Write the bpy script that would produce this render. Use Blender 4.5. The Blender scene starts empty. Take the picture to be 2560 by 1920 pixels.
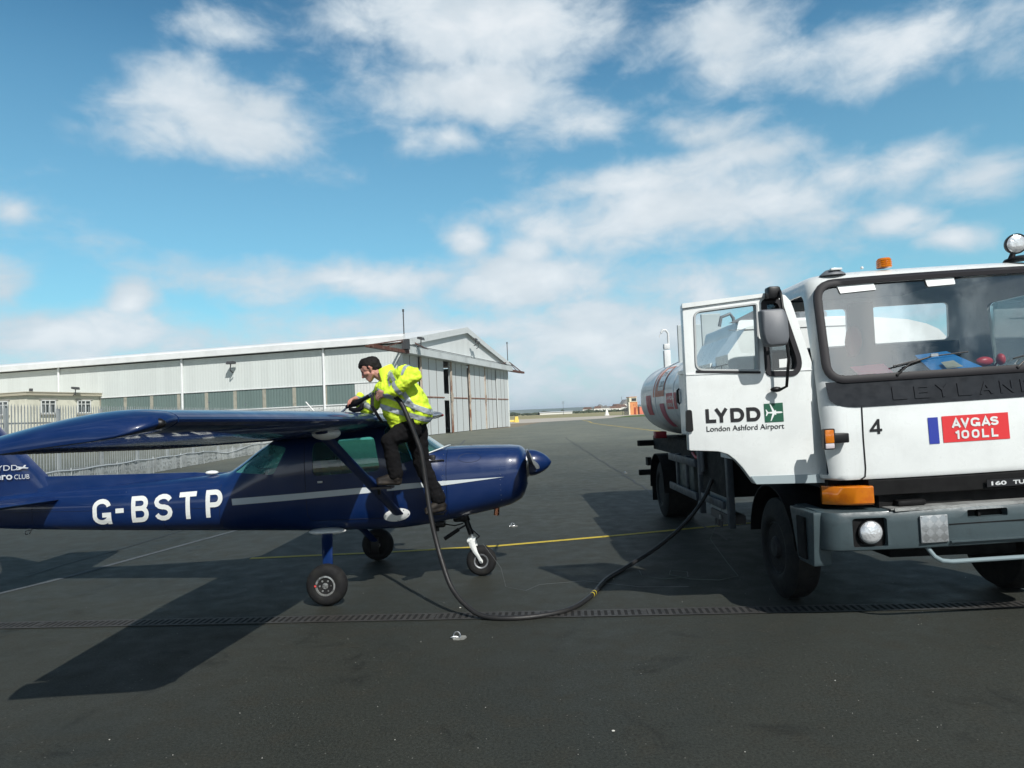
import bpy, bmesh, math, random
from mathutils import Vector, Matrix, noise
random.seed(7)
S = bpy.context.scene
COL = S.collection
R = math.radians
V = Vector

# ------------------------------------------------------------------ camera
F_PX, CAM_H, PITCH, ROLL = 1735.5, 1.94, 0.0424, 0.0428
cd = bpy.data.cameras.new('camera'); cam = bpy.data.objects.new('camera', cd); COL.objects.link(cam)
cd.sensor_width = 36.0; cd.lens = F_PX * 36.0 / 2560.0
cd.clip_start = 0.05; cd.clip_end = 40000
cp, sp = math.cos(PITCH), math.sin(PITCH)
R0 = V((1, 0, 0)); FW = V((0, cp, sp)); U0 = V((0, -sp, cp))
RV = R0 * math.cos(ROLL) - U0 * math.sin(ROLL); UV_ = R0 * math.sin(ROLL) + U0 * math.cos(ROLL)
m = Matrix((RV, UV_, -FW)).transposed().to_4x4(); m.translation = V((0, 0, CAM_H))
cam.matrix_world = m
S.camera = cam

# ------------------------------------------------------------------ sun + sky
SUN = V((0.455, -0.95, 1.0)).normalized()
EL = math.asin(SUN.z); AZ = math.atan2(SUN.x, SUN.y)
sd = bpy.data.lights.new('sun', 'SUN'); sun = bpy.data.objects.new('sun', sd); COL.objects.link(sun)
sd.energy = 5.0; sd.angle = R(0.6); sd.color = (1.0, 0.97, 0.92)
sun.rotation_euler = SUN.to_track_quat('Z', 'Y').to_euler(); sun.location = (0, 0, 30)

S.view_settings.view_transform = 'Standard'; S.view_settings.look = 'None'
S.view_settings.gamma = 1.0; S.view_settings.exposure = 0.0


class NT:
    """small helper for node trees"""
    def __init__(s, nt): s.nt = nt
    def n(s, t, **k):
        o = s.nt.nodes.new(t)
        for a, b in k.items(): setattr(o, a, b)
        return o
    def put(s, sock, v):
        if isinstance(v, bpy.types.NodeSocket): s.nt.links.new(v, sock)
        elif v is not None:
            if hasattr(sock.default_value, '__len__') and not hasattr(v, '__len__'): v = (v,) * len(sock.default_value)
            if hasattr(sock.default_value, '__len__') and len(sock.default_value) == 4 and len(v) == 3: v = (*v, 1)
            sock.default_value = v
    def m(s, op, a, b=None, c=None, clamp=False):
        o = s.n('ShaderNodeMath', operation=op, use_clamp=clamp)
        s.put(o.inputs[0], a); s.put(o.inputs[1], b)
        if c is not None: s.put(o.inputs[2], c)
        return o.outputs[0]
    def vm(s, op, a, b=None):
        o = s.n('ShaderNodeVectorMath', operation=op); s.put(o.inputs[0], a)
        if b is not None: s.put(o.inputs[1], b)
        return o.outputs['Value'] if op in ('LENGTH', 'DOT_PRODUCT') else o.outputs[0]
    def noise(s, vec, sc, det=4, rough=0.55, dist=0.0, dim='3D'):
        o = s.n('ShaderNodeTexNoise', noise_dimensions=dim); s.put(o.inputs['Vector'], vec)
        o.inputs['Scale'].default_value = sc; o.inputs['Detail'].default_value = det
        o.inputs['Roughness'].default_value = rough; o.inputs['Distortion'].default_value = dist
        return o.outputs[0]
    def mix(s, f, a, b, mode='MIX'):
        o = s.n('ShaderNodeMix', data_type='RGBA', blend_type=mode)
        s.put(o.inputs[0], f); s.put(o.inputs[6], a); s.put(o.inputs[7], b); return o.outputs[2]
    def ramp(s, f, stops):
        o = s.n('ShaderNodeValToRGB'); r = o.color_ramp
        while len(r.elements) < len(stops): r.elements.new(0.5)
        for e, (p, c) in zip(r.elements, stops):
            e.position = p; e.color = (c, c, c, 1) if not hasattr(c, '__len__') else (*c[:3], 1)
        s.put(o.inputs[0], f); return o.outputs[0]
    def mapr(s, f, a, b, c=0.0, d=1.0, t='SMOOTHSTEP'):
        o = s.n('ShaderNodeMapRange', interpolation_type=t); s.put(o.inputs[0], f)
        for i, x in enumerate((a, b, c, d)): s.put(o.inputs[i + 1], x)
        return o.outputs[0]
    def sep(s, v):
        o = s.n('ShaderNodeSeparateXYZ'); s.put(o.inputs[0], v); return o.outputs
    def comb(s, x, y, z):
        o = s.n('ShaderNodeCombineXYZ'); s.put(o.inputs[0], x); s.put(o.inputs[1], y); s.put(o.inputs[2], z); return o.outputs[0]


w = bpy.data.worlds.new('World'); S.world = w; w.use_nodes = True
w.node_tree.nodes.clear(); T = NT(w.node_tree)
sky = T.n('ShaderNodeTexSky', sky_type='NISHITA'); sky.sun_disc = False
sky.sun_elevation = EL; sky.sun_rotation = AZ; sky.altitude = 10; sky.air_density = 1.0; sky.dust_density = 0.6; sky.ozone_density = 1.2
dirv = T.n('ShaderNodeTexCoord').outputs['Generated']
dx, dy, dz = T.sep(dirv)
az = T.m('ARCTAN2', dx, dy); el = T.m('ARCSINE', dz)
P2 = T.comb(az, T.m('MULTIPLY', el, 1.7), 0.0)
wob = T.noise(P2, 3.0, 3, 0.6); wob2 = T.noise(T.vm('ADD', P2, (7.3, 2.1, 0)), 3.0, 3, 0.6)
PW = T.vm('ADD', T.comb(az, el, 0.0), T.comb(T.m('MULTIPLY', T.m('SUBTRACT', wob, 0.5), 0.12), T.m('MULTIPLY', T.m('SUBTRACT', wob2, 0.5), 0.07), 0.0))
# clouds: (azimuth, elevation, half width, half height, weight) in radians
CL = [(-0.415, 0.387, 0.143, 0.056, 0.82), (-0.334, 0.403, 0.079, 0.033, 0.55), (-0.362, 0.489, 0.041, 0.015, 0.3), (-0.001, 0.517, 0.247, 0.084, 0.95), (-0.04, 0.442, 0.176, 0.054, 0.9), (-0.072, 0.382, 0.076, 0.02, 0.5), (0.133, 0.403, 0.092, 0.03, 0.35), (0.318, 0.489, 0.095, 0.044, 0.45), (0.347, 0.447, 0.057, 0.027, 0.2), (0.548, 0.424, 0.132, 0.054, 0.62), (0.216, 0.263, 0.26, 0.064, 1), (0.174, 0.307, 0.147, 0.042, 0.8), (0.356, 0.26, 0.112, 0.036, 0.7), (0.457, 0.284, 0.075, 0.034, 0.55), (0.503, 0.281, 0.089, 0.028, 0.45), (0.623, 0.251, 0.073, 0.031, 0.7), (0.574, 0.177, 0.033, 0.013, 0.4), (0.512, 0.213, 0.048, 0.016, 0.4), (0.299, 0.371, 0.064, 0.018, 0.45), (0.329, 0.33, 0.099, 0.027, 0.5), (0.229, 0.388, 0.05, 0.015, 0.3), (-0.227, 0.199, 0.215, 0.041, 1), (0.035, 0.19, 0.185, 0.056, 0.95), (-0.049, 0.249, 0.046, 0.025, 0.6), (0.037, 0.234, 0.07, 0.033, 0.7), (-0.569, 0.117, 0.198, 0.044, 1), (-0.635, 0.166, 0.053, 0.037, 0.8), (-0.495, 0.161, 0.034, 0.028, 0.75), (0.266, 0.163, 0.183, 0.055, 0.8), (0.129, 0.094, 0.238, 0.085, 0.9), (-0.1, 0.127, 0.229, 0.034, 0.7), (-0.623, 0.253, 0.015, 0.013, 0.3), (0.069, 0.045, 0.229, 0.04, 0.6), (2.86, 0.5, 0.26, 0.32, 1.5)]
acc = None
for a, e, sa, se, k in CL:
    d = T.vm('LENGTH', T.vm('MULTIPLY', T.vm('SUBTRACT', PW, (a, e, 0)), (1 / sa, 1 / se, 0)))
    b = T.m('MULTIPLY', T.m('SUBTRACT', 1.0, d), k)
    acc = b if acc is None else T.m('SMOOTH_MAX', acc, b, 0.12)
outside = T.m('SUBTRACT', T.mapr(T.m('ABSOLUTE', az), 0.66, 0.95), 1.32)       # other parts of the sky: scattered cloud
high = T.m('SUBTRACT', T.mapr(el, 0.62, 0.8), 1.1)
acc = T.m('MAXIMUM', T.m('MAXIMUM', acc, outside), high)
low = T.m('SUBTRACT', T.mapr(el, 0.20, 0.02, 0.0, 1.0), 0.36)
acc = T.m('SMOOTH_MAX', acc, low, 0.2)
n1 = T.noise(P2, 4.2, 9, 0.56, 0.25); n2 = T.noise(P2, 13.0, 7, 0.6, 0.4)
dens = T.m('ADD', acc, T.m('ADD', T.m('MULTIPLY', T.m('SUBTRACT', n1, 0.5), 2.1), T.m('MULTIPLY', T.m('SUBTRACT', n2, 0.5), 1.05)))
cover = T.mapr(dens, -0.26, 0.56)
cover = T.m('MULTIPLY', cover, 0.95)
skyc = T.mix(1.0, sky.outputs[0], ((0.58, 1.14, 1.20, 1)), 'MULTIPLY')
# slightly brighter, paler air towards the horizon
skyc = T.mix(T.mapr(el, 0.5, -0.02, 0.0, 0.45, 'LINEAR'), skyc, (3.4, 5.9, 6.3, 1))
skyc = T.mix(T.m('MAXIMUM', T.mapr(el, 0.40, 0.95, 0.0, 0.93), T.mapr(T.m('ABSOLUTE', az), 0.8, 1.3, 0.0, 0.85)), skyc, (0.07, 0.24, 0.66, 1))     # deep blue overhead; sides and rear darkened too, added to cut fill light
body = T.noise(P2, 6.0, 5, 0.5)
cc = T.mix(T.mapr(T.m('ADD', dens, T.m('MULTIPLY', body, 0.8)), 0.5, 1.5), (5.2, 6.1, 6.8, 1), (7.5, 7.9, 8.2, 1))
cc = T.mix(T.mapr(T.m('SUBTRACT', T.noise(P2, 5.0, 4, 0.5), 0.0), 0.46, 0.64, 0.0, 0.5), cc, (5.0, 5.8, 6.4, 1))
cc = T.mix(T.mapr(T.m('ABSOLUTE', az), 1.7, 2.3), cc, T.mix(1.0, cc, (2.1, 2.1, 2.05, 1), 'MULTIPLY'))      # clouds round the sun glare
col = T.mix(cover, skyc, cc)
bg = T.n('ShaderNodeBackground'); T.put(bg.inputs[0], col); bg.inputs[1].default_value = 0.115
out = T.n('ShaderNodeOutputWorld'); w.node_tree.links.new(bg.outputs[0], out.inputs[0])
w.cycles.sampling_method = 'MANUAL'; w.cycles.sample_map_resolution = 1024

# ------------------------------------------------------------------ materials
MATS = {}
def mat(name, col, rough=0.5, metal=0.0, coat=0.0, bump=0.0, bscale=60, var=0.0, vscale=3.0, spec=0.5, var2=None, bdist=0.01):
    """painted / plain surface with real unevenness of colour and finish"""
    if name in MATS: return MATS[name]
    mt = bpy.data.materials.new(name); mt.use_nodes = True; t = NT(mt.node_tree)
    b = mt.node_tree.nodes['Principled BSDF']
    oc = t.n('ShaderNodeTexCoord').outputs['Object']
    b.inputs['Base Color'].default_value = (*col, 1); b.inputs['Roughness'].default_value = rough
    b.inputs['Metallic'].default_value = metal; b.inputs['Coat Weight'].default_value = coat
    b.inputs['Coat Roughness'].default_value = 0.06; b.inputs['Specular IOR Level'].default_value = spec
    if var:
        f = t.noise(oc, vscale, 8, 0.65)
        c2 = var2 or tuple(x * (1 - var) for x in col)
        t.put(b.inputs['Base Color'], t.mix(t.mapr(f, 0.42, 0.68), (*col, 1), (*c2, 1)))
        t.put(b.inputs['Roughness'], t.mapr(t.noise(oc, vscale * 4, 5), 0.3, 0.7, max(0.02, rough - 0.1), min(1, rough + 0.12), 'LINEAR'))
    if bump:
        bp = t.n('ShaderNodeBump'); t.put(bp.inputs['Height'], t.noise(oc, bscale, 3, 0.5))
        bp.inputs['Strength'].default_value = bump; bp.inputs['Distance'].default_value = bdist
        t.put(b.inputs['Normal'], bp.outputs[0])
    MATS[name] = mt
    return mt

def glass(name, tint, refl=1.0, dirt=0.0, rough=0.0, dcol=(0.6, 0.62, 0.6)):
    mt = bpy.data.materials.new(name); mt.use_nodes = True; t = NT(mt.node_tree); t.nt.nodes.clear()
    tr = t.n('ShaderNodeBsdfTransparent'); tr.inputs[0].default_value = (*tint, 1)
    gl = t.n('ShaderNodeBsdfGlossy'); gl.inputs['Roughness'].default_value = rough; gl.inputs[0].default_value = (1, 1, 1, 1)
    fr = t.n('ShaderNodeFresnel'); fr.inputs[0].default_value = 1.5
    mx = t.n('ShaderNodeMixShader'); t.put(mx.inputs[0], t.m('MULTIPLY', fr.outputs[0], refl, clamp=True))
    t.nt.links.new(tr.outputs[0], mx.inputs[1]); t.nt.links.new(gl.outputs[0], mx.inputs[2])
    o = t.n('ShaderNodeOutputMaterial'); last = mx
    if dirt:  # diffuse film: grime, and painted sky reflection on the aeroplane's teal perspex
        df = t.n('ShaderNodeBsdfDiffuse'); df.inputs[0].default_value = (*dcol, 1)
        m2 = t.n('ShaderNodeMixShader')
        oc = t.n('ShaderNodeTexCoord').outputs['Object']
        t.put(m2.inputs[0], t.mapr(t.noise(oc, 5, 6), 0.35, 0.75, dirt * 0.5, dirt))
        t.nt.links.new(mx.outputs[0], m2.inputs[1]); t.nt.links.new(df.outputs[0], m2.inputs[2]); last = m2
    t.nt.links.new(last.outputs[0], o.inputs[0])
    return mt

def asphalt():
    mt = bpy.data.materials.new('asphalt'); mt.use_nodes = True; t = NT(mt.node_tree)
    b = mt.node_tree.nodes['Principled BSDF']; oc = t.n('ShaderNodeTexCoord').outputs['Object']
    big = t.noise(oc, 0.28, 5, 0.6, 0.5); med = t.noise(oc, 3.5, 6, 0.65); fine = t.noise(oc, 52, 4, 0.85)
    c = t.mix(t.mapr(big, 0.35, 0.68), (0.034, 0.037, 0.0325, 1), (0.025, 0.0285, 0.026, 1))
    c = t.mix(t.mapr(med, 0.45, 0.75, 0.0, 0.55), c, (0.035, 0.034, 0.028, 1))
    c = t.mix(t.mapr(fine, 0.28, 0.72, 0.0, 1.0, 'LINEAR'), t.mix(1.0, c, (0.35, 0.35, 0.35, 1), 'MULTIPLY'), t.mix(1.0, c, (1.75, 1.72, 1.66, 1), 'MULTIPLY'))
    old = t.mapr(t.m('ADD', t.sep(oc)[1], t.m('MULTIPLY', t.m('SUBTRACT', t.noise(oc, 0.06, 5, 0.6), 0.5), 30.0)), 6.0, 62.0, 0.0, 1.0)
    c = t.mix(old, c, t.mix(1.0, c, (4.4, 4.3, 4.0, 1), 'MULTIPLY'))                  # old: weight rising with distance; colour goes paler further out
    st = t.noise(t.vm('ADD', oc, (31, 17, 3)), 1.1, 7, 0.7, 1.2)                       # old damp and oil marks
    c = t.mix(t.mapr(st, 0.57, 0.70, 0.0, 0.6), c, (0.013, 0.014, 0.013, 1))
    vo = t.n('ShaderNodeTexVoronoi'); t.put(vo.inputs['Vector'], oc); vo.inputs['Scale'].default_value = 38
    pick = t.m('GREATER_THAN', t.sep(vo.outputs['Color'])[0], 0.955)
    dot = t.m('MULTIPLY', t.m('LESS_THAN', vo.outputs['Distance'], 0.17), pick)
    c = t.mix(t.m('MULTIPLY', dot, 0.28), c, (0.42, 0.42, 0.38, 1))
    t.put(b.inputs['Base Color'], c)
    t.put(b.inputs['Roughness'], t.mapr(med, 0.3, 0.7, 0.5, 0.7, 'LINEAR'))
    b.inputs['Specular IOR Level'].default_value = 0.1
    b.inputs['Sheen Weight'].default_value = 0.04; b.inputs['Sheen Roughness'].default_value = 0.35; b.inputs['Sheen Tint'].default_value = (0.5, 0.5, 0.46, 1)
    bp = t.n('ShaderNodeBump'); t.put(bp.inputs['Height'], t.m('ADD', t.noise(oc, 70, 4, 0.8), t.m('MULTIPLY', med, 0.5)))
    bp.inputs['Strength'].default_value = 0.5; bp.inputs['Distance'].default_value = 0.006
    t.put(b.inputs['Normal'], bp.outputs[0])
    return mt

def ground_mat(name, a, b_, sc=0.02, c3=None, rough=0.95):
    mt = bpy.data.materials.new(name); mt.use_nodes = True; t = NT(mt.node_tree)
    b = mt.node_tree.nodes['Principled BSDF']; oc = t.n('ShaderNodeTexCoord').outputs['Object']
    sv = t.vm('MULTIPLY', oc, (0.35, 1.0, 1.0))
    c = t.mix(t.mapr(t.noise(sv, sc, 6, 0.6), 0.4, 0.62), (*a, 1), (*b_, 1))
    if c3: c = t.mix(t.mapr(t.noise(sv, sc * 3.1, 6, 0.7), 0.5, 0.66), c, (*c3, 1))
    c = t.mix(t.mapr(t.noise(oc, 2.5, 5, 0.7), 0.3, 0.7, 0.0, 0.35), c, t.mix(1.0, c, (0.5, 0.5, 0.5, 1), 'MULTIPLY'))
    t.put(b.inputs['Base Color'], c); b.inputs['Roughness'].default_value = rough; b.inputs['Specular IOR Level'].default_value = 0.1
    return mt

def clad(name, col, pitch, axis=0, depth=0.5, streak=0.12, dirt=(0.3, 0.24, 0.18), rough=0.5):
    """ribbed sheet cladding: ribs run vertically, repeating along a local axis"""
    mt = bpy.data.materials.new(name); mt.use_nodes = True; t = NT(mt.node_tree)
    b = mt.node_tree.nodes['Principled BSDF']; oc = t.n('ShaderNodeTexCoord').outputs['Object']
    ax = t.sep(oc)[axis]
    tri = t.m('PINGPONG', t.m('MULTIPLY', ax, 1.0 / pitch), 0.5)
    h = t.mapr(tri, 0.14, 0.3)
    bp = t.n('ShaderNodeBump'); t.put(bp.inputs['Height'], h); bp.inputs['Strength'].default_value = depth; bp.inputs['Distance'].default_value = 0.04
    t.put(b.inputs['Normal'], bp.outputs[0])
    st = t.noise(t.vm('MULTIPLY', oc, (1.6, 1.6, 0.12)), 1.3, 6, 0.7)
    sheet = t.n('ShaderNodeTexWhiteNoise', noise_dimensions='1D'); t.put(sheet.inputs[1], t.m('FLOOR', t.m('MULTIPLY', ax, 1.0)))
    c = t.mix(t.mapr(st, 0.5, 0.78, 0.0, streak), (*col, 1), (*dirt, 1))
    c = t.mix(t.m('MULTIPLY', sheet.outputs[0], 0.07), c, (0, 0, 0, 1))
    t.put(b.inputs['Base Color'], c); b.inputs['Roughness'].default_value = rough
    return mt

def rusty(name, paint, rust=(0.13, 0.045, 0.02), amt=0.5, sc=3.0, rough=0.75):
    mt = bpy.data.materials.new(name); mt.use_nodes = True; t = NT(mt.node_tree)
    b = mt.node_tree.nodes['Principled BSDF']; oc = t.n('ShaderNodeTexCoord').outputs['Object']
    f = t.noise(t.vm('MULTIPLY', oc, (1, 1, 0.35)), sc, 8, 0.7)
    f = t.mapr(f, 0.62 - 0.3 * amt, 0.7 - 0.2 * amt)
    t.put(b.inputs['Base Color'], t.mix(f, (*paint, 1), (*rust, 1))); b.inputs['Roughness'].default_value = rough
    return mt

# ------------------------------------------------------------------ object helpers
def tag(o, label=None, cat=None, group=None, kind=None):
    if label: o['label'] = label
    if cat: o['category'] = cat
    if group: o['group'] = group
    if kind: o['kind'] = kind
    return o

def empty(name, loc=(0, 0, 0), rot=(0, 0, 0), label=None, cat=None, group=None):
    o = bpy.data.objects.new(name, None); COL.objects.link(o); o.location = loc; o.rotation_euler = rot
    o.empty_display_size = 0.2
    return tag(o, label, cat, group)

def link(name, me, mt=None, parent=None, smooth=None, label=None):
    o = bpy.data.objects.new(name, me); COL.objects.link(o)
    if mt is not None:
        me.materials.clear()
        for x in (mt if isinstance(mt, (list, tuple)) else [mt]): me.materials.append(x)
    if parent is not None: o.parent = parent
    if smooth is not None:
        me.polygons.foreach_set('use_smooth', [True] * len(me.polygons)); me.set_sharp_from_angle(angle=R(smooth))
    if label: o['label'] = label
    return o

class MB:
    def __init__(s): s.bm = bmesh.new()
    def _xf(s, vs, M):
        if M is not None: bmesh.ops.transform(s.bm, matrix=M, verts=vs)
    def box(s, a, b, M=None, bev=0.0, mi=0):
        a = V(a); b = V(b); c = (a + b) / 2; d = b - a
        r = bmesh.ops.create_cube(s.bm, size=1.0); vs = r['verts']
        for q in vs: q.co = V((c.x + q.co.x * d.x, c.y + q.co.y * d.y, c.z + q.co.z * d.z))
        if bev:
            es = list({e for q in vs for e in q.link_edges})
            rr = bmesh.ops.bevel(s.bm, geom=es, offset=bev, segments=2, affect='EDGES', profile=0.5); vs = list({x for f in rr['faces'] for x in f.verts} | {q for q in vs if q.is_valid})
        if mi:
            for f in {f for q in vs for f in q.link_faces}: f.material_index = mi
        s._xf(vs, M); return s
    def bar(s, p, q, wd, ht=None, up=(0, 0, 1)):
        """square bar from p to q"""
        p = V(p); q = V(q); ht = ht or wd; d = (q - p); L = d.length; d.normalize(); u = V(up)
        if abs(d.dot(u)) > 0.98: u = V((0, 1, 0))
        x = d.cross(u).normalized(); z = x.cross(d)
        M = Matrix((x, d, z)).transposed().to_4x4(); M.translation = p
        return s.box((-wd / 2, 0, -ht / 2), (wd / 2, L, ht / 2), M)
    def tube(s, pts, r, n=10, caps=True, rs=None):
        pts = [V(p) for p in pts]; rings = []
        prev = None
        for i, p in enumerate(pts):
            d = (pts[min(i + 1, len(pts) - 1)] - pts[max(i - 1, 0)]).normalized()
            if prev is None:
                u = V((0, 0, 1)) if abs(d.z) < 0.9 else V((1, 0, 0)); x = d.cross(u).normalized()
            else: x = (prev - d * prev.dot(d)).normalized()
            prev = x; y = d.cross(x); rr = rs[i] if rs else r
            rings.append([s.bm.verts.new(p + (x * math.cos(2 * math.pi * k / n) + y * math.sin(2 * math.pi * k / n)) * rr) for k in range(n)])
        s.skin(rings, caps); return s
    def skin(s, rings, caps=True, closed=True):
        n = len(rings[0])
        for a, b in zip(rings, rings[1:]):
            for k in range(n if closed else n - 1):
                s.bm.faces.new((a[k], a[(k + 1) % n], b[(k + 1) % n], b[k]))
        if caps:
            s.bm.faces.new(list(reversed(rings[0]))); s.bm.faces.new(rings[-1])
    def loft(s, rings, caps=True):
        s.skin([[s.bm.verts.new(V(p)) for p in r] for r in rings], caps); return s
    def lathe(s, prof, n=24, M=None, caps=True):
        """profile of (radius, height) turned round local z"""
        vs = []; rings = []
        for r, h in prof:
            ring = [s.bm.verts.new(V((max(r, 1e-4) * math.cos(2 * math.pi * k / n), max(r, 1e-4) * math.sin(2 * math.pi * k / n), h))) for k in range(n)]
            rings.append(ring); vs += ring
        s.skin(rings, caps); s._xf(vs, M); return s
    def cyl(s, p, q, r, n=16, r2=None):
        p = V(p); q = V(q); d = q - p; M = d.to_track_quat('Z', 'Y').to_matrix().to_4x4(); M.translation = p
        return s.lathe([(r, 0), (r if r2 is None else r2, d.length)], n, M)
    def prism(s, poly, a, b, axis='y', M=None):
        """polygon extruded between two coordinates; axis y: (x,z) outline, x: (y,z), z: (x,y)"""
        def P(u, v, t): return V((u, t, v)) if axis == 'y' else V((t, u, v)) if axis == 'x' else V((u, v, t))
        A = [s.bm.verts.new(P(u, v, a)) for u, v in poly]; B = [s.bm.verts.new(P(u, v, b)) for u, v in poly]
        n = len(poly)
        for k in range(n): s.bm.faces.new((A[k], A[(k + 1) % n], B[(k + 1) % n], B[k]))
        s.bm.faces.new(list(reversed(A))); s.bm.faces.new(B); s._xf(A + B, M); return s
    def ball(s, c, r, sub=2, sc=(1, 1, 1), M=None):
        q = bmesh.ops.create_icosphere(s.bm, subdivisions=sub, radius=r)['verts']
        for x in q: x.co = V((x.co.x * sc[0], x.co.y * sc[1], x.co.z * sc[2])) + V(c)
        s._xf(q, M); return s
    def quad(s, *p):
        s.bm.faces.new([s.bm.verts.new(V(x)) for x in p]); return s
    def mesh(s, name):
        bmesh.ops.recalc_face_normals(s.bm, faces=s.bm.faces)
        me = bpy.data.meshes.new(name); s.bm.to_mesh(me); s.bm.free(); return me
    def build(s, name, mt, parent=None, smooth=35, label=None, bevel=0):
        if bevel:
            es = [e for e in s.bm.edges if len(e.link_faces) == 2 and e.calc_face_angle(0) > R(40)]
            bmesh.ops.bevel(s.bm, geom=es, offset=bevel, segments=2, affect='EDGES', profile=0.6, clamp_overlap=True)
        return link(name, s.mesh(name), mt, parent, smooth, label)

def applied(o):
    """mesh of an object with its modifiers worked in"""
    bpy.context.view_layer.update()
    dg = bpy.context.evaluated_depsgraph_get()
    me = bpy.data.meshes.new_from_object(o.evaluated_get(dg)); old = o.data
    mats = [x for x in old.materials]; nm = old.name
    o.modifiers.clear(); o.data = me; me.name = nm
    me.materials.clear()
    for x in mats: me.materials.append(x)
    bpy.data.meshes.remove(old)
    return o

def cut(o, cutters, smooth=35, solid=0.0, inner=None):
    """solidify a shell inward and cut openings"""
    if solid:
        md = o.modifiers.new('s', 'SOLIDIFY'); md.thickness = solid; md.offset = -1
        if inner: o.data.materials.append(inner); md.material_offset = 1
    tmp = []
    for mb in cutters:
        c = link('cutter', mb.mesh('cutter')); c.parent = o.parent; tmp.append(c)
        md = o.modifiers.new('b', 'BOOLEAN'); md.object = c; md.operation = 'DIFFERENCE'; md.solver = 'EXACT'
    applied(o)
    for c in tmp: bpy.data.objects.remove(c)
    me = o.data; me.polygons.foreach_set('use_smooth', [True] * len(me.polygons)); me.set_sharp_from_angle(angle=R(smooth))
    return o

def rpoly(pts, r, n=5):
    """polygon with rounded corners"""
    out = []; L = len(pts)
    for i in range(L):
        p = V(pts[i]).to_3d(); a = V(pts[i - 1]).to_3d(); b = V(pts[(i + 1) % L]).to_3d(); rr = r[i] if hasattr(r, '__len__') else r
        if rr <= 0: out.append((p.x, p.y)); continue
        da = (a - p); db = (b - p); ra = min(rr, da.length * .48); rb = min(rr, db.length * .48)
        s = p + da.normalized() * ra; e = p + db.normalized() * rb
        for k in range(n + 1):
            t = k / n; q = s * (1 - t) ** 2 + p * 2 * t * (1 - t) + e * t * t; out.append((q.x, q.y))
    return out

_fc = {}
def glyphs(body, bold=0.0):
    """flat outline of a piece of text as a mesh (verts, faces) fitted to the unit box"""
    key = (body, bold)
    if key in _fc: return _fc[key]
    cu = bpy.data.curves.new('t', 'FONT'); cu.body = body; cu.size = 1.0; cu.offset = bold; cu.resolution_u = 6; cu.fill_mode = 'FRONT'
    o = bpy.data.objects.new('t', cu); COL.objects.link(o); bpy.context.view_layer.update()
    me = bpy.data.meshes.new_from_object(o.evaluated_get(bpy.context.evaluated_depsgraph_get()))
    bm = bmesh.new(); bm.from_mesh(me)
    bmesh.ops.remove_doubles(bm, verts=bm.verts, dist=1e-5)
    x0 = min(q.co.x for q in bm.verts); x1 = max(q.co.x for q in bm.verts); y0 = min(q.co.y for q in bm.verts); y1 = max(q.co.y for q in bm.verts)
    for q in bm.verts: q.co = V(((q.co.x - x0) / (x1 - x0), (q.co.y - y0) / (y1 - y0), 0))
    for k in range(1, 12):
        bmesh.ops.bisect_plane(bm, geom=bm.verts[:] + bm.edges[:] + bm.faces[:], plane_co=(0, k / 12, 0), plane_no=(0, 1, 0))
    for k in range(1, 8):
        bmesh.ops.bisect_plane(bm, geom=bm.verts[:] + bm.edges[:] + bm.faces[:], plane_co=(k / 8, 0, 0), plane_no=(1, 0, 0))
    bm.verts.index_update()
    r = ([q.co.copy() for q in bm.verts], [[q.index for q in f.verts] for f in bm.faces]); bm.free()
    bpy.data.objects.remove(o); _fc[key] = r
    return r

def put_text(mb, body, fn, bold=0.0):
    """add text to a mesh builder; fn maps unit box (u,v) to a point"""
    vs, fs = glyphs(body, bold); q = [mb.bm.verts.new(fn(p.x, p.y)) for p in vs]
    for f in fs:
        try: mb.bm.faces.new([q[i] for i in f])
        except ValueError: pass

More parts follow.
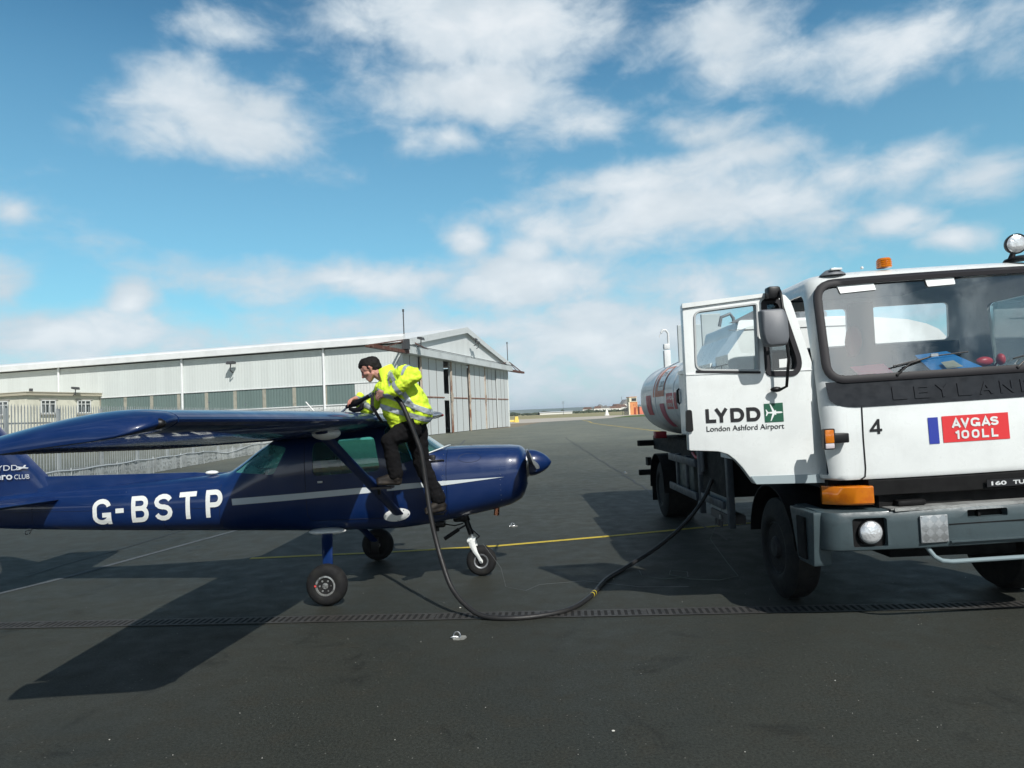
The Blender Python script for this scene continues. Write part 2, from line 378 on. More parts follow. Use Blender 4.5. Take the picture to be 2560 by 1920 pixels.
def strokes(ch, W, s):
    """centre lines of a bold block capital one unit high and W wide"""
    h = s / 2; rx = min(W / 2 - h, .30); m_ = .5
    def arc(cx, cy, ax, ay, a0, a1, n=9): return [(cx + ax * math.cos(R(a0 + (a1 - a0) * k / n)), cy + ay * math.sin(R(a0 + (a1 - a0) * k / n))) for k in range(n + 1)]
    ry = .27 - h * .3; L, Rt, T_, B_ = h, W - h, 1 - h, h
    if ch == 'T': return [[(0, T_), (W, T_)], [(W / 2, T_), (W / 2, 0)]]
    if ch == 'L': return [[(L, 1), (L, B_), (W, B_)]]
    if ch == '-': return [[(0, .5), (W, .5)]]
    if ch == 'Y': return [[(L, 1), (W / 2, .44)], [(Rt, 1), (W / 2, .44), (W / 2, 0)]]
    if ch == 'V': return [[(h * .9, 1), (W / 2, h * .8), (W - h * .9, 1)]]
    if ch == 'A': return [[(h * .9, 0), (W / 2, 1 - h * .8), (W - h * .9, 0)], [(W * .22, .28), (W * .78, .28)]]
    if ch == 'P': return [[(L, 0), (L, 1)], [(L, T_)] + arc(Rt - rx * .8, (T_ + .46) / 2, rx * .8, (T_ - .46) / 2, 90, -90) + [(L, .46)]]
    if ch == 'B': return [[(L, 0), (L, 1)], [(L, T_)] + arc(Rt - rx * .8 - .01, (T_ + .53) / 2, rx * .75, (T_ - .53) / 2, 90, -90) + [(L, .53)], [(L, .53)] + arc(Rt - rx * .8, (.53 + B_) / 2, rx * .8, (.53 - B_) / 2, 90, -90) + [(L, B_)]]
    if ch == 'D': return [[(L, 0), (L, 1)], [(L, T_)] + arc(Rt - min(.36, W - s), .5, min(.36, W - s), .5 - h, 90, -90, 14) + [(L, B_)]]
    if ch == '0': return [arc(W / 2, T_ - ry, W / 2 - h, ry, 0, 180) + arc(W / 2, B_ + ry, W / 2 - h, ry, 180, 360) + [(Rt, T_ - ry)]]
    if ch == 'G': return [arc(W / 2, T_ - ry, W / 2 - h, ry, 8, 180) + arc(W / 2, B_ + ry, W / 2 - h, ry, 180, 345), [(Rt, 0), (Rt, .46 - h), (W * .52, .46 - h)]]
    if ch == 'S': return [arc(W / 2, T_ - (T_ - .52) / 2, W / 2 - h, (T_ - .52) / 2, 15, 262) + arc(W / 2, B_ + (.52 - B_) / 2, W / 2 - h, (.52 - B_) / 2, 82, -165)]
    if ch == '1': return [[(W * .62, 0), (W * .62, 1)], [(W * .62, .90), (W * .45, .80), (0, .74)]]
    if ch == '4': return [[(W * .72, 0), (W * .72, 1)], [(W * .74, .95), (L * .8, .26)], [(0, .26), (W, .26)]]

def put_letter(mb, ch, fn, asp, s):
    """asp: width/height of the finished letter; fn maps the unit box"""
    for li, P in enumerate(strokes(ch, asp, s)):
        Q = []
        for a, b in zip(P, P[1:]):
            n = max(1, int(math.hypot(b[0] - a[0], b[1] - a[1]) / .12))
            for k in range(n): Q.append(V((a[0] + (b[0] - a[0]) * k / n, a[1] + (b[1] - a[1]) * k / n)))
        Q.append(V(P[-1])); L_, R_ = [], []
        for i, p in enumerate(Q):
            d1 = (Q[i] - Q[i - 1]).normalized() if i else (Q[1] - Q[0]).normalized(); d2 = (Q[i + 1] - Q[i]).normalized() if i < len(Q) - 1 else d1
            n1, n2 = V((-d1.y, d1.x)), V((-d2.y, d2.x)); mm = (n1 + n2); mm = mm.normalized() if mm.length > 1e-6 else n1; k = min(2.4, 1 / max(.3, mm.dot(n1)))
            L_.append(p + mm * s / 2 * k); R_.append(p - mm * s / 2 * k)
        def mp(q): return fn(q.x / asp, q.y) + V((0, -.0006 * li, 0))
        a = [mb.bm.verts.new(mp(q)) for q in L_]; b = [mb.bm.verts.new(mp(q)) for q in R_]
        for i in range(len(a) - 1): mb.bm.faces.new((a[i], a[i + 1], b[i + 1], b[i]))

def put_poly(mb, poly, fn, nx=1, ny=1):
    """add a (u,v) polygon, diced so that it can follow a curved surface"""
    bm = bmesh.new(); bm.faces.new([bm.verts.new(V((u, v, 0))) for u, v in poly])
    x0 = min(p[0] for p in poly); x1 = max(p[0] for p in poly); y0 = min(p[1] for p in poly); y1 = max(p[1] for p in poly)
    for k in range(1, nx): bmesh.ops.bisect_plane(bm, geom=bm.verts[:] + bm.edges[:] + bm.faces[:], plane_co=(x0 + (x1 - x0) * k / nx, 0, 0), plane_no=(1, 0, 0))
    for k in range(1, ny): bmesh.ops.bisect_plane(bm, geom=bm.verts[:] + bm.edges[:] + bm.faces[:], plane_co=(0, y0 + (y1 - y0) * k / ny, 0), plane_no=(0, 1, 0))
    bm.verts.index_update(); q = [mb.bm.verts.new(fn(p.co.x, p.co.y)) for p in bm.verts]
    for f in bm.faces: mb.bm.faces.new([q[p.index] for p in f.verts])
    bm.free()

def interp(tab, x):
    if x >= tab[0][0]: return tab[0][1:]
    for a, b in zip(tab, tab[1:]):
        if x >= b[0]:
            t = (x - a[0]) / (b[0] - a[0]); return tuple(p + (q - p) * t for p, q in zip(a[1:], b[1:]))
    return tab[-1][1:]

# ------------------------------------------------------------------ ground and far country
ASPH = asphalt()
FIELD = ground_mat('dry_grass', (0.33, 0.29, 0.17), (0.24, 0.24, 0.13), 0.03, (0.42, 0.36, 0.22))
CONC = ground_mat('pale_concrete', (0.50, 0.46, 0.40), (0.42, 0.39, 0.34), 0.1)
SAND = ground_mat('sandy_verge', (0.27, 0.23, 0.17), (0.20, 0.175, 0.13), 0.2)
GREEN = ground_mat('short_green_grass', (0.075, 0.13, 0.03), (0.12, 0.16, 0.05), 0.4)

def sheet(name, pts, z, mt):
    mb = MB(); mb.bm.faces.new([mb.bm.verts.new(V((x, y, z))) for x, y in pts])
    o = mb.build(name, mt, None, None); tag(o, kind='structure'); return o

sheet('ground', [(-9000, -600), (9000, -600), (9000, 9000), (-9000, 9000)], -0.06, FIELD)
sheet('sandy_verge', [(-8, 88), (0, 96), (5, 132), (18, 150), (30, 160), (40, 200), (-40, 190), (-40, 90)], -0.03, SAND)
sheet('taxiway', [(-90, 138), (0, 136), (8, 139), (20, 146), (34, 160), (160, 185), (160, 215), (30, 215), (-90, 232)], -0.018, CONC)
sheet('grass_verge', [(21, 154), (29, 158), (75, 163), (120, 172), (120, 216), (45, 212), (31, 190)], -0.01, GREEN)
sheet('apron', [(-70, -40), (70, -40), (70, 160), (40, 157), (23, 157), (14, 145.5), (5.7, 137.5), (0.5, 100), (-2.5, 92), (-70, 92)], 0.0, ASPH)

# painted lines: worn thermoplastic, its edge and coverage broken up
def line_mat(name, col, keep, under=(0.05, 0.052, 0.048)):
    mt = bpy.data.materials.new(name); mt.use_nodes = True; t = NT(mt.node_tree); b = mt.node_tree.nodes['Principled BSDF']
    oc = t.n('ShaderNodeTexCoord').outputs['Object']
    f = t.m('ADD', t.m('MULTIPLY', t.noise(oc, 55, 3, 0.7), 0.65), t.m('MULTIPLY', t.noise(oc, 1.6, 5, 0.6), 0.35))
    t.put(b.inputs['Base Color'], t.mix(t.mapr(f, keep, keep + 0.07), (*col, 1), (*under, 1))); b.inputs['Roughness'].default_value = 0.75
    return mt
YEL = line_mat('yellow_line_paint', (0.50, 0.38, 0.035), 0.56)
YELW = line_mat('worn_yellow_line_paint', (0.42, 0.33, 0.09), 0.5)
WHT = line_mat('worn_white_line_paint', (0.075, 0.086, 0.094), 0.50, (0.035,0.037,0.036))
TAR = mat('tar_joint', (0.014, 0.014, 0.014), 0.6)

def stripe(name, pts, wd, mt, z=0.004, wob=0.0):
    mb = MB(); L = []; 
    P = [V((*p, 0)) for p in pts]; Q = []
    for a, b in zip(P, P[1:]):
        n = max(1, int((b - a).length / 0.35)) if wob else 1
        for k in range(n): Q.append(a.lerp(b, k / n))
    Q.append(P[-1]); ra = []
    for i, p in enumerate(Q):
        d = (Q[min(i + 1, len(Q) - 1)] - Q[max(i - 1, 0)]).normalized(); nr = V((-d.y, d.x, 0))
        j = (noise.noise(p * 1.3) * wob) if wob else 0
        c = p + nr * j; ra.append((mb.bm.verts.new(c + nr * wd / 2 + V((0, 0, z))), mb.bm.verts.new(c - nr * wd / 2 + V((0, 0, z)))))
    for a, b in zip(ra, ra[1:]): mb.bm.faces.new((a[0], a[1], b[1], b[0]))
    return tag(mb.build(name, mt, None, None), kind='structure')

stripe('painted_line', [(-3.9, 10.17), (-1.9, 10.2), (-0.31, 10.32), (1.4, 10.72), (3.4, 11.26), (7.5, 12.3)], 0.11, YEL)
stripe('taxi_line', [(11.7, 55), (11.6, 75.8), (11.5, 92), (11.7, 104), (13.2, 122), (13.8, 139.5)], 0.4, YELW, 0.006)
stripe('painted_line', [(-6.6, 8.1), (-6.15, 9.2), (-5.2, 12.9), (-4.4, 16.4)], 0.1, WHT, 0.005)
stripe('painted_line', [(-3.0, 27), (-3.6, 46), (-3.9, 55)], 0.14, WHT, 0.005)
stripe('tar_joint', [(3.9, 52), (3.7, 50), (3.5, 40), (3.4, 33.7), (3.1, 17.2), (3.0, 14), (2.95, 10)], 0.045, TAR, 0.005, 0.10)
stripe('tar_joint', [(-6.8, 9.6), (-6.2, 14.0), (-5.5, 19)], 0.04, TAR, 0.005, 0.08)
stripe('tar_joint', [(-14, 20.5), (-6, 21.2), (1, 21.5), (12, 21.2)], 0.03, TAR, 0.005, 0.12)

# slotted drain channel let into the apron, in one-metre gratings
DR_A, DR_B = V((-9.0, 7.45, 0)), V((9.0, 6.08, 0))
IRON = mat('cast_iron', (0.040, 0.038, 0.035), 0.62, 0.0, bump=0.3, bscale=90, var=0.4, vscale=8)
ddark = mat('drain_painted_dark', (0.004, 0.004, 0.004), 0.9)
dd = (DR_B - DR_A).normalized(); dn = V((-dd.y, dd.x, 0)); L = (DR_B - DR_A).length
mb = MB()
def dq(s0, s1, n0, n1, z):
    mb.quad(*[DR_A + dd * a + dn * b + V((0, 0, z)) for a, b in ((s0, n0), (s1, n0), (s1, n1), (s0, n1))])
dq(0, L, -0.09, 0.09, 0.003); dark_sheet = mb.build('channel', ddark, None, None)  # flat black sheet paints the darkness below the slots; no recess is cut
mb = MB(); pitch = 0.0635; n = int(L / pitch)
dq(0, L, -0.115, -0.08, 0.007); dq(0, L, 0.08, 0.115, 0.007)
for i in range(n):
    wd = 0.034 if i % 16 else 0.055
    dq(i * pitch, i * pitch + wd, -0.08, 0.08, 0.007)
gr = mb.build('grating', IRON, None, None)
dc = empty('drain_channel', (0, 0, 0)); tag(dc, 'long slotted iron drain channel let into the tarmac under the fuel hose', 'drain')
dark_sheet.parent = dc; gr.parent = dc

# tie-down rings set in plaster patches
STEEL = mat('bright_steel', (0.62, 0.63, 0.64), 0.25, 1.0, var=0.3, vscale=40)
PATCH = mat('cement_patch', (0.22, 0.225, 0.21), 0.9, bump=0.4, bscale=60, var=0.3, vscale=12)
def tie(x, y, ang, k, lab):
    t = empty('tie_down_ring', (x, y, 0), (0, 0, ang), lab, 'tie-down ring', 'tie-down rings let into the tarmac')
    mb = MB(); ring = []
    for i in range(18):
        a = i / 18 * 2 * math.pi; r = (0.052 + 0.018 * noise.noise(V((math.cos(a) * 2, math.sin(a) * 2, k)))) * k; ring.append((r * 1.25 * math.cos(a), r * math.sin(a)))
    mb.prism(ring, -0.004, 0.008, 'z'); mb.build('cement_patch', PATCH, t)
    mb = MB(); c = V((-0.02, 0, 0.024)); pts = [c + V((0.03 * math.cos(a), 0.012 * math.sin(a), 0.03 * math.sin(a))) * k for a in [i / 20 * 2 * math.pi for i in range(21)]]
    mb.tube(pts, 0.0055 * k, 8, False); mb.build('ring', STEEL, t)
    mb = MB(); mb.tube([V((-0.075, 0, 0.009)) * k, V((-0.05, 0, 0.02)) * k, V((-0.02, 0.006, 0.013)) * k, V((0.0, 0, 0.008)) * k], 0.008 * k, 8); mb.build('shackle', STEEL, t)
tie(-0.555, 6.15, 0.1, 1.0, 'nearest tie-down ring on a pale cement patch, in front of the drain channel')
tie(-0.07, 12.03, 0.4, 1.15, 'far tie-down ring beyond the yellow line, behind the aeroplane nose')
tie(3.3, 21.0, 0.9, 1.2, 'small distant tie-down ring beside the dark tar joint')

# stray chips of stone on the tarmac
mb = MB(); random.seed(3)
for i in range(190):
    y = 2.6 + 14 * random.random() ** 1.6; x = (random.random() - 0.5) * 1.6 * y; r = random.uniform(0.0018, 0.0042) * (1 + (random.random() > 0.965) * 1.3)
    mb.ball((x, y, r * 0.6), r, 1, (1, random.uniform(0.6, 1), 0.6))
for x, y, r in ((-0.86, 3.86, 0.011), (-0.31, 3.72, 0.007), (-0.83, 3.72, 0.007), (0.52, 4.27, 0.009), (-0.62, 7.1, 0.009)):
    mb.ball((x, y, r * .6), r, 1, (1.3, .8, .6))
tag(mb.build('stone_chips', mat('pale_stone', (0.5, 0.5, 0.46), 0.8), None, None), 'pale stone chips strewn over the tarmac', 'stone chips', kind='stuff')

# low wooded hills on the horizon
HILL = mat('wooded_hill', (0.055, 0.085, 0.05), 0.95, var=0.5, vscale=0.004, var2=(0.12, 0.13, 0.07), spec=0.0)
def hills(name, y, x0, x1, h, seed, depth):
    mb = MB(); nx, ny = 160, 8; rows = []
    for j in range(ny + 1):
        t = j / ny; row = []
        for i in range(nx + 1):
            x = x0 + (x1 - x0) * i / nx
            e = 0.5 + 0.2 * noise.noise(V((x * 0.00045, seed, 0))) + 0.16 * noise.noise(V((x * 0.0018, seed, 4))) + 0.08 * noise.noise(V((x * 0.008, seed, t * 3)))
            z = h * e * math.sin(math.pi * min(1, t * 1.0)) ** 0.7 - 2 if 0 < t < 1 else -6
            row.append(mb.bm.verts.new(V((x, y + depth * t, z))))
        rows.append(row)
    mb.skin(rows, False, False)
    tag(mb.build(name, HILL, None, 60), kind='structure')
hills('hills', 4200, -4000, 7000, 46, 1.7, 900)

# hedges and scrub along the edge of the airfield
LEAF = mat('hedge_leaf', (0.045, 0.06, 0.028), 0.9, var=0.5, vscale=0.6)
mb = MB(); random.seed(11)
for i in range(520):
    y = random.choice((540, 640, 760, 900)) + random.uniform(-20, 20); x = random.uniform(-0.12, 0.36) * y
    big = random.random() > 0.93; r = random.uniform(1.0, 1.7) * (1.9 if big else 1)
    mb.ball((x, y, r * 0.35), r, 1, (random.uniform(1.0, 2.6), 1, random.uniform(0.5, 0.9)))
for q in mb.bm.verts: q.co += V((noise.noise(q.co), noise.noise(q.co + V((9, 0, 0))), noise.noise(q.co + V((0, 9, 0))))) * 1.1
tag(mb.build('scrub', LEAF, None, None), 'dark line of scrub and hedges across the far field', 'scrub', kind='stuff')

# village houses beyond the field
WHITEW = mat('white_render', (0.75, 0.74, 0.70), 0.8); ROOFT = mat('brown_roof', (0.16, 0.09, 0.065), 0.8); GLZ = mat('dark_pane', (0.03, 0.035, 0.04), 0.2)
ROOFG = mat('grey_roof', (0.2, 0.2, 0.2), 0.8)
house_labels = ['low white bungalow furthest left of the far village', 'white house beside a dark clump of scrub in the far village', 'small cream cottage in the middle of the far village', 'wide white house with a brown roof in the far village', 'tall white gabled house nearest the orange tower', 'white house just left of the tall gabled house', 'little white house behind the marker cone', 'pale long bungalow between cone and tall gabled house', 'grey roofed house furthest back in the far village']
hs = [(75, 700, 9, 5, 0), (84, 690, 8, 5.5, 0), (91, 660, 7, 5, 1), (98, 640, 12, 6, 0), (111, 690, 9, 11, 1), (104, 700, 8, 7.0, 0), (80, 600, 7, 5.5, 1), (88, 610, 13, 4.5, 0), (100, 800, 9, 8, 1)]
for i, (x, y, wd, h, g) in enumerate(hs):
    e = empty('house', (x, y, 0), (0, 0, random.uniform(-0.5, 0.5)), house_labels[i], 'house', 'houses of the far village')
    mb = MB(); mb.box((-wd / 2, -3, 0), (wd / 2, 3, h * 0.6)); mb.build('wall', WHITEW, e)
    mb = MB(); mb.prism([(-wd / 2 - .3, h * 0.6), (wd / 2 + .3, h * 0.6), (wd / 2 * 0.6, h), (-wd / 2 * 0.6, h)] if not g else [(-wd / 2 - .3, h * .6), (wd / 2 + .3, h * .6), (0, h)], -3.2, 3.2); mb.build('roof', ROOFG if g else ROOFT, e)
    for k in (-0.25, 0.25):
        mb = MB(); mb.box((wd * k - .5, -3.06, h * .2), (wd * k + .5, -3.0, h * .2 + 1.1)); mb.build('window', GLZ, e)

# long pale sheds on the horizon
sh = empty('far_shed', (17, 520, 0), (0, 0, -0.06), 'long low white shed far out beyond the dry grass', 'shed')
mb = MB(); mb.box((3, -6, 0), (27, 6, 1.5)); mb.build('wall', WHITEW, sh)
mb = MB(); mb.prism([(-6.5, 1.5), (6.5, 1.5), (0, 2.1)], 2.5, 27.5, 'x'); mb.build('roof', mat('pale_sheet_roof', (0.55, 0.56, 0.56), 0.6), sh)

# fire training tower of orange containers by the taxiway
ORG = rusty('orange_container_paint', (0.62, 0.26, 0.10), (0.35, 0.10, 0.04), 0.35, 0.8); PINK = rusty('faded_red_paint', (0.62, 0.20, 0.13), (0.4, 0.12, 0.06), 0.3, 0.8); CREAM = mat('cream_paint', (0.7, 0.66, 0.5), 0.7, var=0.2)
DKST = mat('dark_steel', (0.05, 0.052, 0.055), 0.6)
tw = empty('training_tower', (36.3, 212, 0), (0, 0, 0.15), 'small orange and cream tower with a dark stair frame beside the taxiway', 'tower')
mb = MB(); mb.box((-1.0, -1.2, 0), (1.35, 1.2, 3.9)); mb.build('tower_block', ORG, tw)
mb = MB(); mb.box((-1.2, -1.35, 3.9), (1.1, 1.3, 5.3)); mb.build('lookout', CREAM, tw)
mb = MB(); mb.box((-0.5, -1.42, 4.15), (0.95, -1.36, 5.0)); mb.build('window', GLZ, tw)
mb = MB(); mb.box((-1.3, -1.5, 5.3), (1.2, 1.4, 5.45)); mb.build('roof', ORG, tw)
mb = MB(); mb.box((0.15, -1.27, 0.1), (0.8, -1.21, 2.2)); mb.build('door', mat('brick_red', (0.3, 0.05, 0.02), 0.7), tw)
mb = MB(); mb.box((-1.55, -1.25, 0), (-1.02, -0.2, 3.9)); mb.build('stair_wall', CREAM, tw)
mb = MB()
for k in range(6): mb.bar((-2.8 + 0.25 * k, -1.2, 0), (-2.8 + 0.25 * k, -1.2, 1.4 + 0.5 * k), 0.12); 
for k in range(5): mb.bar((-3.2, -1.2, 0.4 + k * .5), (-1.4, -1.2, 1.6 + k * .5), 0.1)
mb.bar((-3.3, -0.5, 0), (-3.3, -0.5, 5.6), 0.08)
mb.build('stair_frame', DKST, tw)
hut = empty('container_hut', (40.6, 214, 0), (0, 0, 0.05), 'faded pink-red container standing right of the orange tower', 'container')
mb = MB(); mb.box((-2.0, -1.2, 0), (3.6, 1.2, 2.3), bev=0.05); mb.build('container_body', PINK, hut)
mb = MB(); mb.box((-2.05, -1.3, 2.3), (3.65, 1.3, 2.42)); mb.build('roof', mat('faded_roof', (0.5, 0.3, 0.22), 0.7), hut)

mk = empty('marker_cone', (30, 223, 0), (0, 0, 0), 'white pointed marker post standing at the far edge of the taxiway', 'marker')
mb = MB(); mb.lathe([(0.75, 0), (0.7, 0.15), (0.25, 1.9), (0.12, 2.2)], 12); mb.build('cone', WHITEW, mk)
mb = MB(); mb.box((-0.8, -0.8, 0), (0.8, 0.8, 0.08)); mb.build('base', WHITEW, mk)

yb = empty('yellow_barrier', (0.6, 149, 0), (0, 0, 0.2), 'low yellow barrier block lying beside the hangar corner', 'barrier')
YB = mat('yellow_plastic', (0.75, 0.55, 0.12), 0.5)
mb = MB(); mb.prism([(-.5, 0), (.5, 0), (.3, 1.25), (-.3, 1.25)], -.4, .4, bev if False else 'y'); mb.build('upright_block', YB, yb)
mb = MB(); mb.box((-2.6, -.3, 0.1), (-0.5, .3, 0.55), bev=0.05); mb.build('fallen_block', YB, yb)

ms = empty('radio_mast', (26, 360, 0), (0, 0, 0), 'thin lattice radio mast standing alone on the skyline', 'mast')
mb = MB(); mb.cyl((0, 0, 0), (0, 0, 6.4), 0.09, 8, 0.05); mb.build('mast_pole', DKST, ms)
mb = MB()
for a in range(4): mb.bar((0, 0, 6.2), (1.0 * math.cos(a * 1.57 + .4), .8 * math.sin(a * 1.57 + .4), 7.4), 0.05); mb.bar((0, 0, 5.8), (1.2 * math.cos(a * 1.57 + 1), .9 * math.sin(a * 1.57 + 1), 5.9), 0.05)
mb.build('aerials', DKST, ms)

# ------------------------------------------------------------------ hangar
HG = empty('hangar', (-10.458, 67.188, 0), (0, 0, math.atan2(-0.26785, 0.96346)), 'large pale grey corrugated hangar with rust streaked sliding doors', 'hangar')
CL1 = clad('pale_cladding', (0.63, 0.67, 0.65), 0.34, 0, 0.24, 0.05); CL2 = clad('gable_cladding', (0.66, 0.69, 0.68), 0.34, 1, 0.2, 0.05)
CLB_ = clad('lower_cladding', (0.68, 0.70, 0.68), 0.34, 0, 0.3, 0.12)
ROOF = clad('roof_sheet', (0.66, 0.68, 0.68), 0.5, 0, 0.3, 0.15); TRIM = mat('white_trim', (0.74, 0.76, 0.76), 0.45, var=0.12, vscale=0.5)
WID, LEN, EAV, PK = 37.07, 88.0, 9.15, 12.45
mb = MB(); mb.quad((-LEN, 0, 5.62), (0, 0, 5.62), (0, 0, EAV), (-LEN, 0, EAV)); mb.build('side_wall', CL1, HG, None)
mb = MB(); mb.quad((-LEN, 0.03, 0), (0, 0.03, 0), (0, 0.03, 3.6), (-LEN, 0.03, 3.6)); mb.build('base_wall', CLB_, HG, None)
mb = MB(); mb.quad((-LEN, WID, 0), (0, WID, 0), (0, WID, EAV), (-LEN, WID, EAV)); mb.build('rear_wall', CL1, HG, None)
mb = MB(); mb.bm.faces.new([mb.bm.verts.new(V(q)) for q in ((0, -0.05, 8.72), (0, WID, 8.72), (0, WID, EAV), (0, WID / 2 - .2, PK), (0, -0.05, EAV))]); mb.build('gable_wall', CL2, HG, None)
mb = MB(); mb.bm.faces.new([mb.bm.verts.new(V(q)) for q in ((-LEN, 0, 0), (-LEN, WID, 0), (-LEN, WID, EAV), (-LEN, WID / 2, PK), (-LEN, 0, EAV))]); mb.build('end_wall', CL2, HG, None)
mb = MB(); mb.prism([(-0.55, 9.45), (WID / 2, PK + .22), (WID + .55, 9.45), (WID + .55, 9.3), (WID / 2, PK + .02), (-0.55, 9.3)], -LEN - .2, 0.32, 'x'); mb.build('roof', ROOF, HG, None)
mb = MB(); pr = [(-0.62, 9.28), (-0.62, 9.86), (-0.42, 10.02), (-0.1, 10.08), (0.0, 9.28)]
mb.prism(pr, -LEN - .2, 0.34, 'x'); mb.build('eaves_gutter', TRIM, HG, 30)
BARGE = mat('pale_grey_trim', (0.60, 0.63, 0.63), 0.5, var=0.1)
mb = MB()
mb.prism([(-0.6, 9.5), (WID / 2 - .2, PK + .28), (WID / 2 - .2, PK - .42), (-0.6, 8.85)], 0.33, 0.40, 'x'); mb.prism([(WID / 2 - .2, PK + .28), (WID + .55, 9.3), (WID + .55, 8.75), (WID / 2 - .2, PK - .42)], 0.33, 0.40, 'x'); mb.build('barge_board', BARGE, HG, None)
# glazed strip with cream mullions
GZ = clad('glazed_strip', (0.135, 0.19, 0.18), 0.34, 0, 0.5, 0.35, (0.22, 0.27, 0.25), 0.35); MUL = mat('cream_mullion', (0.36, 0.345, 0.285), 0.7, var=0.3, vscale=2)
x = -5.1; edges = [x]
while x > -86: x -= 3.52; edges.append(x)
for a, b in zip(edges, edges[1:]):
    mb = MB(); mb.box((b + 0.2, 0.05, 3.6), (a - 0.2, 0.1, 5.62)); mb.build('window', GZ, HG, None)
for a in edges[1:-1]: MB().box((a - 0.2, 0.02, 3.6), (a + 0.2, 0.12, 5.62)).build('mullion', MUL, HG, None)
MB().box((edges[0] - 0.2, 0.02, 3.6), (0, 0.12, 5.62)).build('corner_panel', CLB_, HG, None)
MB().box((-LEN, -0.06, 3.5), (0, 0.02, 3.6)).build('sill_flashing', TRIM, HG, None); MB().box((-LEN, -0.05, 5.58), (0, 0.0, 5.66)).build('head_flashing', TRIM, HG, None)
for sx in (-8.6, -25.6, -42.3, -59.2, -76):
    mb = MB(); mb.cyl((sx, -0.14, 0.2), (sx, -0.14, 9.3), 0.12, 10); mb.build('downpipe', TRIM, HG)
# doors: leaves of three tall panels hanging from a header track
DP = rusty('door_panel', (0.55, 0.585, 0.58), (0.34, 0.28, 0.22), -0.15, 0.8); RUSTF = rusty('rusty_door_frame', (0.42, 0.36, 0.29), (0.20, 0.085, 0.05), 0.45, 1.2); RAIL = rusty('rusty_rail', (0.34, 0.25, 0.2), (0.2, 0.07, 0.035), 0.9, 2)
HEAD = mat('header_grey', (0.54, 0.58, 0.58), 0.6, var=0.2, vscale=0.4); VOID = mat('dark_interior', (0.012, 0.012, 0.014), 0.9)
WIDS = [(37.0, 32.75, 0.30), (32.55, 26.1, 0.12), (23.8, 17.55, 0.30), (17.4, 11.2, 0.12), (11.1, 5.6, 0.30), (5.5, 0.15, 0.12)]
for a, b, off in WIDS:
    a_, b_ = WID - a, WID - b; lf = None
    d = MB(); d.box((-off - 0.12, a_, 0.06), (-off, b_, 8.2)); lf = d.build('sliding_door', DP, HG, None)
    mb = MB(); k = 3 if b_ - a_ > 4.5 else 2
    for i in range(1, k): y = a_ + (b_ - a_) * i / k; mb.box((-off, y - 0.035, 0.06), (-off + 0.02, y + 0.035, 8.2))
    mb.build('seam', mat('dark_seam', (0.10, 0.08, 0.07), 0.8), lf, None)
    mb = MB(); mb.box((-off + 0.005, a_ + .02, 4.0), (-off + 0.06, b_ - .02, 4.12)); mb.build('rail', RAIL, lf, None)
for y0, y1 in ((WID - 32.75, WID - 32.52), (WID - 23.98, WID - 23.7), (WID - 17.56, WID - 17.4), (WID - 11.2, WID - 11.1)):
    mb = MB(); mb.box((-0.14, y0, 0.04), (0.02, y1, 8.2)); mb.box((-0.02, y0 - .12, 3.6), (0.05, y1 + .12, 4.55)); mb.build('door_frame', RUSTF, HG, None)
mb = MB(); mb.box((-0.5, WID - 26.3, 3.76), (-0.45, WID - 23.6, 4.52)); mb.build('gap_panel', DP, HG, None)
mb = MB(); mb.box((-9, WID - 30, 0.02), (-8.8, WID - 20, 8.3)); mb.build('dark_interior', VOID, HG, None)  # black board painted as the unlit inside of the hangar
mb = MB(); mb.box((-0.5, -0.05, 8.2), (0.75, WID, 8.32)); mb.box((0.68, -0.05, 8.32), (0.75, WID, 8.95)); mb.box((0, -.05, 8.88), (0.68, WID, 8.95)); mb.build('door_header', HEAD, HG, None)
mb = MB(); mb.cyl((0.80, -0.1, 9.02), (0.80, WID, 9.02), 0.035, 6); mb.build('cable', DKST, HG)
RUST = rusty('rusty_steel', (0.16, 0.10, 0.08), (0.10, 0.035, 0.022), 0.9, 3)
# corner outrigger frames that carry the open doors
def outrig(y0, s, k):
    mb = MB(); e = s * k
    mb.bar((0.55, y0, 8.3), (0.55, y0 + e, 8.3), 0.34, 0.3); mb.bar((0.0, y0, 8.3), (0.0, y0 + e, 8.3), 0.16)
    mb.bar((0.3, y0 + e, 8.38), (0.3, y0 + s * .3, 9.5), 0.10); mb.bar((0.3, y0 + s * .3, 9.5), (0.3, y0 - s * 1.4, 9.5), 0.1); mb.bar((0.3, y0 - s * 1.4, 9.5), (0.62, y0 - s * 6.6, 8.7), 0.12)
    mb.bar((0.3, y0 + e * .62, 8.38), (0.3, y0, 9.45), 0.08); mb.bar((0.3, y0, 8.3), (0.3, y0, 9.6), 0.12); mb.bar((0.0, y0 + e, 8.3), (0.62, y0 + e, 8.3), 0.12)
    mb.build('outrigger', RUST, HG, None)
    mb = MB(); mb.cyl((0.1, y0 - s * .2, 9.3), (0.1, y0 - s * .2, 12.5), 0.06, 6); mb.cyl((0.1, y0 - s * .2, 12.3), (0.1, y0 - s * .2, 12.55), 0.1, 6); mb.build('aerial_mast', DKST, HG)
outrig(0.0, -1, 7.6); outrig(WID, 1, 7.0)
mb = MB(); mb.bar((0.7, -.6, 8.5), (0.7, -.6, 9.5), .5, .4); mb.box((0.5, -1.3, 8.5), (1.0, -.5, 9.1)); mb.build('track_motor', DKST, HG, None)
